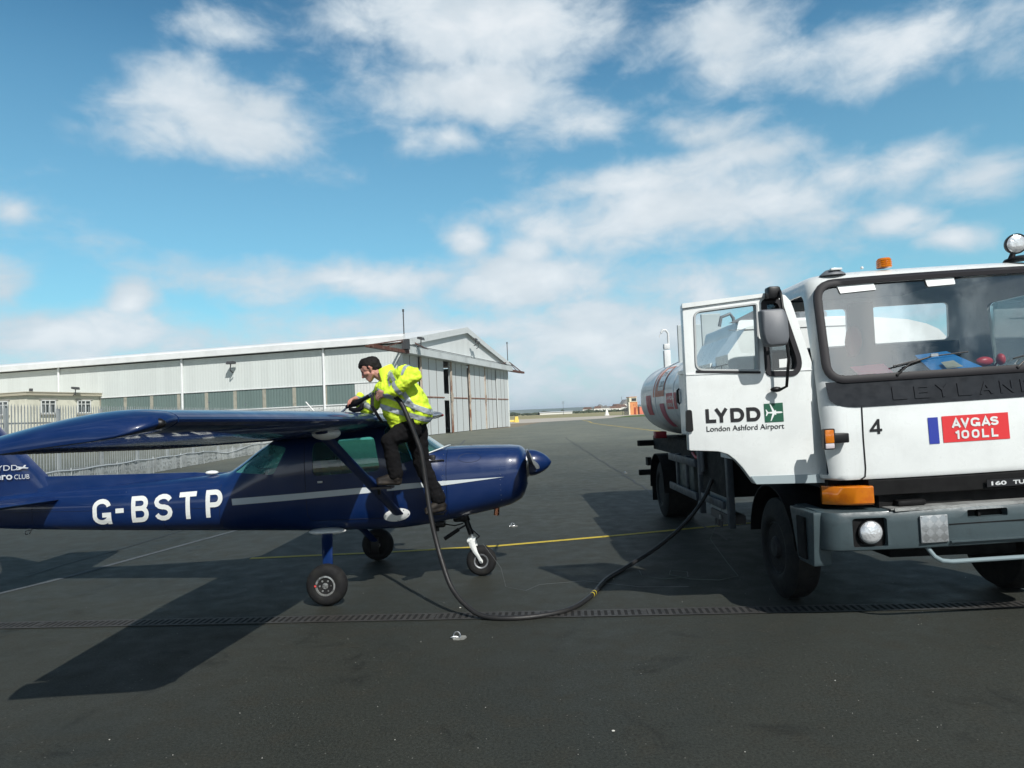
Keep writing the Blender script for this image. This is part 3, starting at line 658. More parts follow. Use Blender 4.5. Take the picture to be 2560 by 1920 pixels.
# floodlights
def flood(M, par, k=1.0, name='floodlight'):
    a = MB(); a.prism(rpoly([(-.28 * k, -.1 * k), (.3 * k, .05 * k), (.26 * k, .26 * k), (-.2 * k, .2 * k)], .05 * k, 3), -.32 * k, .32 * k, 'y', M); o = a.build(name, DKST, par, 30)
    a = MB(); a.cyl(M @ V((0, 0, 0)), M @ V((0.05 * k, 0, -.6 * k)), .05 * k, 6); a.cyl(M @ V((0.05 * k, 0, -.6 * k)), M @ V((.45 * k, 0, -.7 * k)), .06 * k, 6); a.build('bracket', DKST, o)
    return o
flood(Matrix.Translation((-19.0, -0.75, 8.3)) @ Matrix.Rotation(R(90), 4, 'Z') @ Matrix.Rotation(R(12), 4, 'Y'), HG, 1.15)
for dy in (0, 0.9): flood(Matrix.Translation((1.0, 19.4 + dy, 11.2 - dy * .3)) @ Matrix.Rotation(R(180), 4, 'Z') @ Matrix.Rotation(R(15), 4, 'Y'), HG, 0.9)
flood(Matrix.Translation((1.4, 1.3, 9.6)) @ Matrix.Rotation(R(180), 4, 'Z'), HG, 1.0)

# cream flat-roofed annexe against the hangar side
AN = empty('annexe', (-45.8, 77.0, 0), (0, 0, math.atan2(-0.26785, 0.96346)), 'cream flat-roofed annexe with small white windows against the hangar', 'building')
CRM = mat('cream_render', (0.66, 0.65, 0.54), 0.85, bump=0.2, bscale=8, var=0.18, vscale=0.7)
SILL = mat('stone_sill', (0.35, 0.34, 0.3), 0.8); WFR = mat('white_window_frame', (0.7, 0.72, 0.7), 0.5); PANE = mat('window_pane', (0.05, 0.06, 0.06), 0.08)
mb = MB(); mb.box((-22, -8.6, 0), (0, -0.02, 5.8)); wall = mb.build('wall', CRM, AN, None)
mb = MB(); mb.box((-22.3, -8.9, 5.8), (0.3, -0.02, 6.08)); mb.box((-22.35, -8.95, 6.08), (0.36, -0.02, 6.16)); mb.build('roof_slab', mat('roof_edge', (0.42, 0.39, 0.30), 0.8), AN, None)
def awin(M):
    mb = MB(); mb.box((-.85, -.01, 3.95), (.85, .03, 5.35), M); f = mb.build('window', PANE, AN, None)
    mb = MB()
    for a, b in (((-.85, -.03, 3.95), (-.75, .08, 5.35)), ((.75, -.03, 3.95), (.85, .08, 5.35)), ((-.85, -.03, 5.25), (.85, .08, 5.35)), ((-.85, -.03, 3.95), (.85, .08, 4.05)), ((-.2, -.03, 4.0), (-.1, .07, 5.3)), ((.3, -.03, 4.0), (.38, .07, 5.3)), ((-.8, -.03, 4.9), (.8, .07, 4.97))): mb.box(a, b, M)
    mb.build('frame', WFR, f, None)
    MB().box((-1.0, 0, 3.8), (1.0, .2, 3.93), M).build('sill', SILL, f, None); MB().box((-1.05, 0, 5.38), (1.05, .08, 5.5), M).build('lintel', SILL, f, None)
Me = Matrix.Rotation(R(-90), 4, 'Z')
for t in (2.05, 6.3): awin(Matrix.Translation((0.0, -t, 0)) @ Me)
for t in (3.2, 8, 13): awin(Matrix.Translation((-t, -8.6, 0)) @ Matrix.Rotation(R(180), 4, 'Z'))
flood(Matrix.Translation((0.6, -3.6, 6.5)) @ Matrix.Rotation(R(180), 4, 'Z'), AN, 0.95)
mb = MB(); mb.cyl((-.3, -7.9, 6.1), (-.3, -7.9, 6.5), .16, 8); mb.build('roof_vent', DKST, AN)

# ------------------------------------------------------------------ palisade fence with a low rail barrier before it
GALV = mat('galvanised_steel', (0.42, 0.45, 0.45), 0.5, 0.35, var=0.3, vscale=1.5)
FA, FB, FC = V((-18.3, 13.5, 0)), V((-18.0, 40, 0)), V((-15.3, 67.2, 0))
fence = empty('palisade_fence', (-18, 40, 0), (0, 0, 0), 'tall galvanised palisade fence running back towards the hangar', 'fence')
def fpt(s):
    l1 = (FB - FA).length
    return (FA.lerp(FB, s / l1) if s < l1 else FB.lerp(FC, (s - l1) / (FC - FB).length)) - V((-18, 40, 0))
LT = (FB - FA).length + (FC - FB).length; nb = int(LT / 2.75)
for i in range(nb):
    a, b = fpt(LT * i / nb), fpt(LT * (i + 1) / nb); d = (b - a).normalized(); nr = V((-d.y, d.x, 0)) * -1
    mb = MB(); mb.bar(a, a + V((0, 0, 2.9)), 0.11, 0.07); mb.build('post', GALV, fence, None)
    for z in (0.45, 2.35): MB().bar(a + V((0, 0, z)), b + V((0, 0, z)), 0.05, 0.06).build('rail', GALV, fence, None)
    mb = MB(); k = 17
    for j in range(k):
        p = a.lerp(b, (j + 0.5) / k) + nr * 0.045; w2 = d * 0.034; rg = nr * 0.014
        q = [p - w2, p + rg, p + w2]; z0, z1 = 0.05, 2.95; top = 3.08
        vs = [[mb.bm.verts.new(x + V((0, 0, z))) for x in q] for z in (z0, z1)]; tp = mb.bm.verts.new(p + V((0, 0, top)))
        for n_ in range(2):
            mb.bm.faces.new((vs[0][n_], vs[0][n_ + 1], vs[1][n_ + 1], vs[1][n_])); mb.bm.faces.new((vs[1][n_], vs[1][n_ + 1], tp))
    mb.build('pales', GALV, fence, None)
GAL2 = mat('pale_tube', (0.5, 0.52, 0.52), 0.45, 0.3)
lb = empty('low_barrier', (-16, 30, 0), (0, 0, 0), 'low sagging wire mesh barrier with a bent tubular rail before the palisade', 'barrier')
o = V((-16, 30, 0)); BA = [V((-15.0, 17, 0)), V((-15.3, 24, 0)), V((-15.9, 30.6, 0)), V((-16.35, 36.6, 0)), V((-16.9, 45.5, 0)), V((-17.4, 55, 0))]
mb = MB(); pl = []
for a, b in zip(BA, BA[1:]):
    for k in range(8): pl.append(a.lerp(b, k / 8))
pl.append(BA[-1])
top = []
for i, p in enumerate(pl):
    sag = -0.05 * abs(math.sin(i * 0.9)) + (-0.28 * math.exp(-((p.y - 40.5) / 2.2) ** 2))
    top.append(p - o + V((0, 0, 0.66 + sag)))
mb.tube(top, 0.032, 8); mb.build('rail', GAL2, lb)
mb = MB(); mb.tube([p - o + V((-.05, 0, .86 + .03 * math.sin(i * 2.2))) for i, p in enumerate(pl) if p.y > 34], 0.014, 6); mb.build('wire', GAL2, lb)
for i in range(0, len(pl), 4): MB().cyl(pl[i] - o, pl[i] - o + V((0, 0, .72)), 0.03, 8).build('post', GALV, lb)
mb = MB()
for i in range(len(pl) - 1):
    a, b = pl[i] - o, pl[i + 1] - o; n_ = 9
    for k in range(n_):
        p = a.lerp(b, k / n_); q = a.lerp(b, (k + 1.2) / n_); j = noise.noise(p * 2) * .07
        h = 0.62 + j
        mb.bar(p + V((j, 0, .02)), q + V((j * .5, 0, h)), 0.012); mb.bar(q + V((-j, 0, .02)), p + V((j, 0, h)), 0.012)
mb.build('wire_mesh', GALV, lb, None)

# ------------------------------------------------------------------ high-wing light aeroplane
AC = empty('aeroplane', (-0.7602, 8.4935, 0), (0, 0, -0.0428), 'dark blue high-wing light aeroplane being refuelled, registration G-BSTP on its side', 'aeroplane')
BLUE = mat('blue_aircraft_paint', (0.0022, 0.0165, 0.080), 0.40, 0.0, 0.6, var=0.18, vscale=1.6, var2=(0.0035, 0.021, 0.094), spec=0.35)
LGREY = mat('silver_stripe_paint', (0.55, 0.60, 0.62), 0.3, 0.0, 0.4)
WPAINT = mat('white_aircraft_paint', (0.72, 0.74, 0.72), 0.35, 0.0, 0.4)
RUB = mat('tyre_rubber', (0.009, 0.009, 0.010), 0.8, spec=0.3, bump=0.2, bscale=60, var=0.4, vscale=9, var2=(0.018, 0.018, 0.016))
BLK = mat('black_plastic', (0.005, 0.005, 0.006), 0.45, spec=0.35); ALU = mat('cast_aluminium', (0.55, 0.56, 0.56), 0.35, 0.9, var=0.3, vscale=20)
DARKIN = mat('cabin_lining', (0.02, 0.022, 0.024), 0.8); FAB = mat('seat_cloth', (0.05, 0.055, 0.06), 0.95, var=0.3)
TEAL = glass('tinted_perspex', (0.36, 0.76, 0.72), 1.5, 0.16, dcol=(0.16, 0.42, 0.42))  # teal diffuse film over the tint paints in reflected sky
TEAL2 = glass('rear_perspex_painted_sky', (0.42, 0.86, 0.80), 2.0, 0.75, dcol=(0.10, 0.34, 0.34))  # strong teal diffuse film paints the sky's reflection on the rear panes
# x, top, bottom, half width, exponent top, exponent bottom
FT = [(0.90, 1.47, 1.06, 0.30, 2.4, 2.4), (0.875, 1.51, 0.99, 0.37, 2.6, 2.5), (0.82, 1.545, 0.92, 0.42, 2.8, 2.6), (0.70, 1.56, 0.86, 0.455, 2.9, 2.7), (0.5, 1.565, 0.81, 0.475, 3.0, 2.8), (0.25, 1.572, 0.765, 0.495, 3.0, 3.0),
      (-0.1, 1.572, 0.70, 0.52, 3.0, 3.3), (-0.22, 1.66, 0.68, 0.525, 2.9, 3.4), (-0.4, 1.79, 0.655, 0.53, 2.9, 3.5), (-0.6, 1.90, 0.635, 0.535, 3.0, 3.5), (-0.8, 1.94, 0.63, 0.535, 3.4, 3.5), (-1.6, 1.865, 0.635, 0.53, 3.4, 3.5),
      (-1.9, 1.82, 0.645, 0.52, 3.2, 3.3), (-2.1, 1.765, 0.65, 0.50, 3.2, 3.2), (-2.3, 1.65, 0.655, 0.48, 3.0, 3.0), (-2.5, 1.51, 0.66, 0.455, 2.7, 2.9), (-2.69, 1.385, 0.665, 0.43, 2.7, 2.8), (-2.85, 1.355, 0.67, 0.41, 2.6, 2.8), (-3.3, 1.33, 0.685, 0.355, 2.5, 2.8), (-4.0, 1.285, 0.705, 0.27, 2.4, 2.7),
      (-4.7, 1.245, 0.73, 0.19, 2.3, 2.6), (-5.5, 1.20, 0.765, 0.105, 2.2, 2.4), (-6.0, 1.16, 0.80, 0.055, 2.1, 2.2), (-6.12, 1.10, 0.85, 0.03, 2, 2)]
def fring(x, n=56, grow=0.0):
    zt, zb, hw, nt, nb_ = interp(FT, x); zc = zb + (zt - zb) * 0.5; r = []
    for k in range(n):
        a = 2 * math.pi * k / n; c, s = math.cos(a), math.sin(a); e = nt if s >= 0 else nb_
        y = (hw + grow) * math.copysign(abs(c) ** (2 / e), c); z = zc + ((zt - zb) / 2 + grow) * math.copysign(abs(s) ** (2 / e), s); r.append((x, y, z))
    return r
def fside(x, z):
    zt, zb, hw, nt, nb_ = interp(FT, x); zc = (zt + zb) / 2; hz = (zt - zb) / 2; e = nt if z >= zc else nb_
    t = min(1, abs(z - zc) / hz); return hw * (1 - t ** e) ** (1 / e)
def fset(x0, x1, st=0.05):
    n = max(1, round((x0 - x1) / st)); return [x0 + (x1 - x0) * i / n for i in range(n + 1)]
RW = rpoly([(-2.13, 1.70), (-1.875, 1.655), (-2.025, 1.35), (-2.56, 1.385)], [.03, .05, .05, .03])       # rear side window
DW = rpoly([(-1.56, 1.70), (-1.56, 1.315), (-0.77, 1.35), (-0.84, 1.745)], .07)                              # door window
WSP = [(-0.07, 1.575), (-0.36, 1.462), (-0.60, 1.40), (-0.735, 1.80), (-0.70, 1.87), (-0.50, 1.93), (0.1, 1.9)]
body_x = fset(-0.02, -6.12)
mb = MB(); mb.loft([fring(x) for x in body_x]); fus = mb.build('fuselage', BLUE, AC, None)
c1 = MB().prism(RW, -0.8, 0.8); c2 = MB().prism(DW, -0.8, 0.8); c3 = MB().prism(WSP, -0.8, 0.8)
c4 = MB().prism([(-2.62, 1.46), (-2.14, 1.86), (-2.0, 2.1), (-2.8, 1.9), (-2.7, 1.42)], -0.30, 0.30)
cut(fus, [c1, c2, c3, c4], 28, 0.022, DARKIN)
# cowling: separate nose skin with seam, flattened front and dark air inlet
def cring(x, n=56): return fring(x, n, 0.004)
mb = MB(); mb.loft([cring(x) for x in fset(0.90, -0.015, 0.04)]); cow = mb.build('cowling', BLUE, AC, None)
cin = [MB().box((0.80, -0.32, 1.22), (1.0, -0.15, 1.33)), MB().box((0.80, 0.15, 1.22), (1.0, 0.32, 1.33)), MB().box((0.76, -0.15, 0.98), (1.0, 0.15, 1.10))]
cut(cow, cin, 30, 0.012)
mb = MB()
for i in range(12):                                                   # firewall rivet line
    z = 0.86 + 0.058 * i; y = -fside(-0.05, z) - 0.001; mb.ball((-0.055, y, z), 0.005, 1)
for i in range(9): z = 0.95 + 0.06 * i; mb.ball((0.60, -fside(0.60, z) - 0.005, z), 0.004, 1)
for i in range(14): x = -3.95 - 0.09 * i; mb.ball((x, -fside(x, 1.19 - .0 * i) - 0.001, 1.19 - .004 * i), 0.004, 1)
mb.build('rivets', ALU, AC)
SEAM0 = mat('panel_gap', (0.002, 0.006, 0.02), 0.6)
for x in (-3.45, -4.35, -5.2):
    MB().tube([fring(x, 56, .0005)[k] for k in list(range(26, 56)) + [0, 1, 2]], .0022, 4, False).build('skin_joint', SEAM0, AC)
for z in (.98,):
    MB().tube([(x, -fside(x, z) - .0008, z) for x in fset(-2.75, -5.6, .1)], .0020, 4).build('skin_joint', SEAM0, AC)
mb = MB()
for x in (-2.74, -3.43, -3.47, -4.33):
    for k in range(22): z = interp(FT, x)[1] + .06 + k * .025; mb.ball((x, -fside(x, z) - .0004, z), .0022, 1)
mb.build('rivets', BLUE, AC)
MB().tube([(.25 + .13 * math.cos(a), -fside(.25 + .13 * math.cos(a), 1.45 + .05 * math.sin(a)) - .0055, 1.45 + .05 * math.sin(a)) for a in [k / 24 * 2 * math.pi for k in range(25)]], .0022, 4, False).build('oil_door_seam', SEAM0, AC)
mb = MB(); mb.box((0.25, -0.47, 1.40), (0.42, -0.405, 1.46)); 
mb = MB(); mb.tube([(-0.21, -fside(-.21, 1.43) - .012, 1.42), (-0.20, -fside(-.2, 1.45) - .03, 1.435), (-0.05, -fside(-.05, 1.45) - .03, 1.44), (-0.04, -fside(-.04, 1.43) - .012, 1.43)], 0.008, 6); mb.build('grab_handle', BLK, AC)
mb = MB(); mb.tube([(-0.35, -0.50, 1.478), (-0.22, -0.46, 1.525), (-0.07, -0.33, 1.575)], 0.007, 6); mb.tube([(-0.07, -0.33, 1.575), (-0.05, 0, 1.585), (-0.07, 0.33, 1.575)], 0.008, 6); mb.build('windscreen_seal', WPAINT, AC)

def glazing(name, poly, sides, xs, n=72, off=-0.012):
    """perspex following the fuselage skin inside an opening"""
    def inside(x, z):
        c = False; L_ = len(poly)
        for i in range(L_):
            (x1, z1), (x2, z2) = poly[i], poly[i - 1]
            if (z1 > z) != (z2 > z) and x < (x2 - x1) * (z - z1) / (z2 - z1) + x1: c = not c
        return c
    mb = MB(); rs = [[V(p) for p in fring(x, n, off)] for x in xs]; vv = {}
    def vt(i, k):
        if (i, k) not in vv: vv[(i, k)] = mb.bm.verts.new(rs[i][k])
        return vv[(i, k)]
    for i in range(len(rs) - 1):
        for k in range(n):
            k2 = (k + 1) % n; c = (rs[i][k] + rs[i][k2] + rs[i + 1][k] + rs[i + 1][k2]) / 4
            if (sides == 0 or c.y * sides > 0) and inside(c.x, c.z): mb.bm.faces.new((vt(i, k), vt(i, k2), vt(i + 1, k2), vt(i + 1, k)))
    return mb.build(name, TEAL, AC, 60)
def grow(poly, g):
    cx = sum(p[0] for p in poly) / len(poly); cz = sum(p[1] for p in poly) / len(poly)
    return [(cx + (x - cx) * (1 + g), cz + (z - cz) * (1 + g)) for x, z in poly]
for sd_ in (-1, 1):
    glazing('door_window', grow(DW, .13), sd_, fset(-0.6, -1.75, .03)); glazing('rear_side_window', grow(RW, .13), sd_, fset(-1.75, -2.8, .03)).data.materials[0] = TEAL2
glazing('windscreen', [(-0.03, 1.57), (-0.36, 1.43), (-0.64, 1.37), (-0.80, 1.80), (-0.74, 1.97), (0.1, 2.0)], 0, fset(-0.03, -0.85, .03))
mb = MB(); rr = []
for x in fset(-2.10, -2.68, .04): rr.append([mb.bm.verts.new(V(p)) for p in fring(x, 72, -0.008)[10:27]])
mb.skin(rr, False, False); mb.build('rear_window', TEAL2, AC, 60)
# cabin inside
mb = MB(); mb.box((-2.5, -.36, .84), (-.2, .36, .87)); mb.box((-2.5, -.34, .85), (-2.46, .34, 1.15)); mb.build('cabin_floor', DARKIN, AC, None)
mb = MB(); mb.box((-0.24, -.48, 1.05), (-.14, .48, 1.50), bev=.02); mb.build('instrument_panel', BLK, AC)
for y in (-.26, .24):
    mb = MB(); mb.box((-1.35, y - .19, .95), (-.9, y + .19, 1.08), bev=.03); s_ = mb.build('seat', FAB, AC)
    mb = MB(); mb.prism(rpoly([(-1.40, 1.05), (-1.30, 1.05), (-1.42, 1.50), (-1.50, 1.50)], .03, 3), y - .18, y + .18); mb.build('backrest', FAB, s_)
    mb = MB(); mb.tube([(-0.24, y, 1.22), (-0.45, y, 1.24)], .012, 6); mb.tube([(-.45, y - .12, 1.34), (-.45, y - .13, 1.22), (-.45, y, 1.18), (-.45, y + .13, 1.22), (-.45, y + .12, 1.34)], .012, 6); mb.build('control_yoke', BLK, AC)

# markings laid on the skin
def fp(x, z, g=0.004): return V((x, -fside(x, z) - g, z))
mb = MB(); LT_ = [('G', -4.372, -4.125), ('B', -3.855, -3.625), ('S', -3.55, -3.315), ('T', -3.225, -3.005), ('P', -2.885, -2.668)]
def zl(x): return 0.812 + (x + 4.18) * 0.044, 1.122 + (x + 4.18) * 0.052
for ch, a, b in LT_:
    def fn(u, v, a=a, b=b):
        x = a + (b - a) * u + (0.5 - v) * 0.0; z0, z1 = zl(x); return fp(x, z0 + (z1 - z0) * v)
    put_letter(mb, ch, fn, (b - a) / .312, .18)
put_poly(mb, [(-4.065, 0.945), (-3.955, 0.95), (-3.955, 1.005), (-4.065, 1.0)], lambda x, z: fp(x, z))
mb.build('registration_letters', WPAINT, AC, None)
mb = MB()
put_poly(mb, [(-2.553, 1.085), (-2.545, 1.009), (-0.877, 1.103), (-0.94, 1.167)], lambda x, z: fp(x, z), 24, 2)
put_poly(mb, [(-0.70, 1.185), (-0.70, 1.115), (-0.03, 1.155), (-0.03, 1.205)], lambda x, z: fp(x, z, .006), 12, 2)
put_poly(mb, [(-0.03, 1.205), (-0.03, 1.155), (0.647, 1.218)], lambda x, z: fp(x, z, .009), 12, 2)
mb.build('side_stripe', LGREY, AC, None)
mb = MB(); mb.box((-1.50, -.555, 1.235), (-1.44, -.535, 1.26), bev=.006); mb.build('door_handle', ALU, AC)
SEAM = mat('panel_gap', (0.002, 0.006, 0.02), 0.6)
for P_ in ([(-1.66, 1.74), (-1.64, .86), (-1.60, .80), (-.72, .80), (-.64, .86), (-.62, 1.40)], [(-2.70, 1.30), (-2.72, .70)]):
    mb = MB()
    for a, b in zip(P_, P_[1:]):
        n_ = 10; q = [fp(a[0] + (b[0] - a[0]) * k / n_, a[1] + (b[1] - a[1]) * k / n_, .0015) for k in range(n_ + 1)]; mb.tube(q, .0028, 4)
    mb.build('door_seam', SEAM, AC)

# wings
NACA = []
def af(x, t=0.12, m_=0.02, p_=0.4):
    yt = 5 * t * (0.2969 * x ** .5 - 0.126 * x - 0.3516 * x * x + 0.2843 * x ** 3 - 0.1036 * x ** 4)
    yc = m_ / p_ ** 2 * (2 * p_ * x - x * x) if x < p_ else m_ / (1 - p_) ** 2 * ((1 - 2 * p_) + 2 * p_ * x - x * x)
    return yc, yt
def wring(y, xle, zle, ch, t=0.12, x0=0.0, x1=1.0, inc=0.115, n=22, droop=0.0):
    up, lo = [], []
    for k in range(n + 1):
        s = (1 - math.cos(math.pi * k / n)) / 2; x = x0 + (x1 - x0) * (s if x0 == 0 else k / n); yc, yt = af(x, t)
        up.append((xle - x * ch, y, zle + (yc + yt) * ch - x * ch * inc - droop * x * 0)); lo.append((xle - x * ch, y, zle + (yc - yt) * ch - x * ch * inc - droop))
    return up + list(reversed(lo))[(0 if x1 < 1 else 1):(None if x0 > 0 else -1)]
def wgeo(y):
    a = abs(y); z = 1.925 + 0.0125 * a
    if a < 2.5: return -0.605, z, 1.66
    t = (a - 2.5) / 2.35; return -0.605 - 0.205 * t, z, 1.66 - 0.42 * t
for sgn in (-1, 1):
    W = empty('wing', (0, 0, 0)); W.parent = AC; bpy.data.objects.remove(W)
    ys = [0.0, .3, .6, 1.0, 1.5, 2.0, 2.5, 3.0, 3.5, 4.0, 4.4, 4.84]
    mb = MB(); mb.loft([wring(sgn * y, *wgeo(y), x1=0.745) for y in ys]); W = mb.build('wing', BLUE, AC, 25)
    for nm, a, b in (('flap', .56, 2.62), ('aileron', 2.66, 4.80)):
        mb = MB(); mb.loft([wring(sgn * (a + (b - a) * k / 8), wgeo(a + (b - a) * k / 8)[0], wgeo(a + (b - a) * k / 8)[1] - 0.004, wgeo(a + (b - a) * k / 8)[2], x0=0.755, n=10) for k in range(9)])
        fl = mb.build(nm, BLUE, W, 30)
        mb = MB(); k = 0; y = a + .05
        while y < b - .05:
            g = wgeo(y); p = [wring(sgn * y, g[0], g[1], g[2])[i] for i in (0,)]
            x_a, x_b = g[0] - .78 * g[2], g[0] - .97 * g[2]; za = g[1] + (af(.78)[0] - af(.78)[1] - .78 * .115) * g[2]; zb_ = g[1] + (af(.97)[0] - af(.97)[1] - .97 * .115) * g[2]
            mb.bar((x_a, sgn * y, za - .006), (x_b, sgn * y, zb_ - .006), .018, .01); y += .075
        mb.build('ribbing', BLUE, fl, None)
    # moulded wing tip, turned down at its edge
    mb = MB(); tr = []
    x0_, z0_, c0_ = wgeo(4.85)
    for k in range(13):
        s = k / 12; a = s * math.pi / 2; y = 4.85 + 0.27 * math.sin(a); q = math.cos(a) ** 0.6 if s < 1 else 0.0
        th = max(0.012, 0.12 * (q ** 0.8)); dr = 0.085 * s ** 1.6; ch = c0_ * (0.70 + 0.30 * q) + .02; xl = x0_ - c0_ * 0.22 * (1 - q) ** 1.2
        tr.append([(px, py, pz - dr) for px, py, pz in wring(sgn * y, xl, z0_ + 0.0025 * s, ch, t=th)])
    mb.loft(tr); mb.build('wing_tip', BLUE, W, 50)
    mb = MB(); y = sgn * 4.93; mb.ball((x0_ - .05, sgn * 4.98, z0_ - .02), .034, 2, (1.7, .8, .9)); mb.build('navigation_light', BLK if sgn < 0 else mat('red_lens', (.3, .01, .01), .1), W)
    mb = MB()
    for i in range(5): yy = 1.3 + .6 * i; mb.ball((-0.655 - .55, sgn * yy, wgeo(yy)[1] + .137), .006, 1)
    mb.build('skin_studs', ALU, W)
    # lift strut with streamlined section and fairings
    A_ = V((-0.585, sgn * 0.50, 0.845)); B_ = V((-0.95, sgn * 2.08, 1.85)); d = (B_ - A_).normalized(); cx = V((1, 0, 0)) - d * d.x; cx.normalize(); cy = d.cross(cx)
    mb = MB(); rg = []
    for p in (A_, B_):
        rg.append([p + cx * (.062 * math.cos(t)) + cy * (.019 * math.sin(t)) for t in [i / 20 * 2 * math.pi for i in range(20)]])
    mb.loft(rg); mb.build('wing_strut', BLUE, AC, 50)
    mb = MB(); mb.ball((-0.93, sgn * 1.96, 1.825), .1, 3, (1.35, 1.15, .62)); f_ = mb.build('strut_top_fairing', WPAINT, AC, 60)
    # cuff plate round the strut foot
    mb = MB(); pl = []
    for i in range(32):
        a = i / 32 * 2 * math.pi; x = -0.605 + 0.155 * math.cos(a); z = 0.832 + 0.078 * math.sin(a) + 0.02 * math.cos(a); pl.append((x, z))
    put_poly(mb, pl, lambda x, z: V((x, sgn * (fside(x, z) + .006 + .014 * max(0, 1 - ((x + .605) / .155) ** 2 - ((z - .832) / .078) ** 2)), z)), 8, 6)
    cf = mb.build('strut_cuff', mat('white_cuff', (.78, .80, .79), .4, 0, .3), AC, 60)
    mb = MB()
    for x, z in ((-.73, .83), (-.66, .89), (-.52, .888), (-.47, .84), (-.60, .762)): mb.ball((x, sgn * (fside(x, z) + .012), z), .006, 1)
    mb.build('screws', BLK, cf)
    # step on the fuselage side and step on the strut
    mb = MB(); mb.box((-0.20, min(sgn * .50, sgn * .78), .855), (-0.02, max(sgn * .50, sgn * .78), .875)); mb.cyl((-.11, sgn * .5, .86), (-.11, sgn * .74, .86), .012, 8); mb.build('foot_step', BLK, AC)
    mb = MB(); mb.box((-0.72, min(sgn * 1.04, sgn * 1.2), 1.205), (-0.50, max(sgn * 1.04, sgn * 1.2), 1.225)); mb.bar((-.66, sgn * 1.08, 1.2), (-.66, sgn * 1.06, 1.14), .03); mb.build('strut_step', BLK, AC)
    # main leg, fairing, wheel
    pts = [(-1.44, sgn * .34, .70), (-1.42, sgn * .50, .66), (-1.33, sgn * .80, .46), (-1.24, sgn * 1.05, .25), (-1.235, sgn * 1.08, .21)]
    mb = MB(); rg = []
    for i, p in enumerate(pts):
        w_ = .075 - .008 * i; p = V(p); rg.append([p + V((w_ * math.cos(t), 0, 0)) + V((0, .35 * sgn, .93)).normalized() * (.016 * math.sin(t)) for t in [k / 16 * 2 * math.pi for k in range(16)]])
    mb.loft(rg); mb.build('main_leg', BLUE, AC, 50)
    mb = MB(); mb.ball((-1.44, sgn * .42, .665), .1, 3, (2.2, 1.15, .42)); mb.build('leg_fairing', WPAINT, AC, 60)
    yc = sgn * 1.13
    wh = MB(); wh.tube([(-1.235, yc - sgn * .09, .218), (-1.235, yc - sgn * .05, .218)], .05, 12); Wl = wh.build('wheel', ALU, AC)
    rot = Matrix.Translation((-1.235, yc, .218)) @ Matrix.Rotation(R(90) * sgn * -1, 4, 'X')
    mb = MB(); mb.lathe([(.098, -.062), (.125, -.075), (.17, -.078), (.203, -.055), (.218, -.02), (.218, .02), (.203, .055), (.17, .078), (.125, .075), (.098, .062)], 40, rot); mb.build('tyre', RUB, Wl, 45)
    mb = MB(); mb.lathe([(.104, .055), (.106, .068), (.090, .070), (.080, .048), (.06, .05), (.035, .055), (.03, .066), (.0, .068)], 32, rot, False)
    for i in range(6): a = i * math.pi / 3; mb.cyl(rot @ V((.058 * math.cos(a), .058 * math.sin(a), .045)), rot @ V((.058 * math.cos(a), .058 * math.sin(a), .068)), .010, 8)
    mb.build('rim', mat('wheel_rim', (.5, .51, .5), .35, .7, var=.5, vscale=25, var2=(.06, .055, .05)), Wl, 40)
    if sgn < 0:
        mb = MB(); mb.cyl(rot @ V((-.1, .0, .064)), rot @ V((-.115, 0, .074)), .012, 8); mb.build('valve_cap', mat('red_cap', (.5, .02, .02), .4), Wl)
    mb = MB(); mb.box((-1.30, yc - sgn * .12 - .01, .10), (-1.19, yc - sgn * .12 + .012, .33), bev=.01); mb.build('brake', BLK, Wl)

# roof over the cabin between the wings, wing root fillets
mb = MB(); mb.loft([wring(y, -0.605, 1.93, 1.66) for y in (-.55, -.3, 0, .3, .55)]); mb.build('centre_section', BLUE, AC, 35)
mb = MB(); mb.tube([(-1.79, .9, 1.84), (-2.14, 1.0, 2.22)], .009, 6, rs=None); mb.build('aerial', mat('white_rod', (.75, .75, .72), .5), AC)
mb = MB(); mb.ball((-2.95, -.10, 1.375), .06, 2, (1.4, .9, .45)); mb.build('beacon_fairing', WPAINT, AC, 60)
mb = MB(); mb.cyl((-1.10, -1.0, 1.99), (-1.10, -1.0, 2.02), .035, 12); mb.build('filler_cap', ALU, AC)

# fin, rudder, dorsal strake, tailplane
def fring2(z, xle, xte, th):
    n_ = 12; a = []; 
    for k in range(n_ + 1): s = k / n_; a.append((xle + (xte - xle) * s, th * 2.2 * (s ** .5) * (1 - s) ** .8 + (.004), z))
    return a + [(x, -y, z2) for x, y, z2 in reversed(a[1:-1])]
mb = MB(); mb.loft([fring2(1.14, -4.86, -6.02, .035), fring2(1.42, -5.10, -6.06, .04), fring2(2.0, -5.66, -6.24, .035), fring2(2.5, -6.14, -6.44, .025), fring2(2.56, -6.24, -6.44, .012)]); mb.build('fin', BLUE, AC, 40)
mb = MB(); mb.loft([fring2(1.12, -6.03, -6.46, .02), fring2(1.9, -6.22, -6.62, .018), fring2(2.56, -6.45, -6.80, .012)]); mb.build('rudder', BLUE, AC, 40)
mb = MB(); st = []
for x in fset(-2.72, -5.2, .1):
    zb_ = interp(FT, x)[0] - .03; t = min(1, (-2.72 - x) / .5); zt = zb_ + .035 + (1.40 - 1.385) * 0 + t * ((1.375 + (x + 2.7) * -.012) - zb_ - .035); w_ = .03 * (1 - t) + .030
    st.append([(x, w_ * 2.0, zb_ - .02), (x, w_ * .8, zb_ + (zt - zb_) * .5), (x, .010, zt), (x, -.010, zt), (x, -w_ * .8, zb_ + (zt - zb_) * .5), (x, -w_ * 2.0, zb_ - .02)])
mb.loft(st); mb.build('dorsal_strake', BLUE, AC, 40)
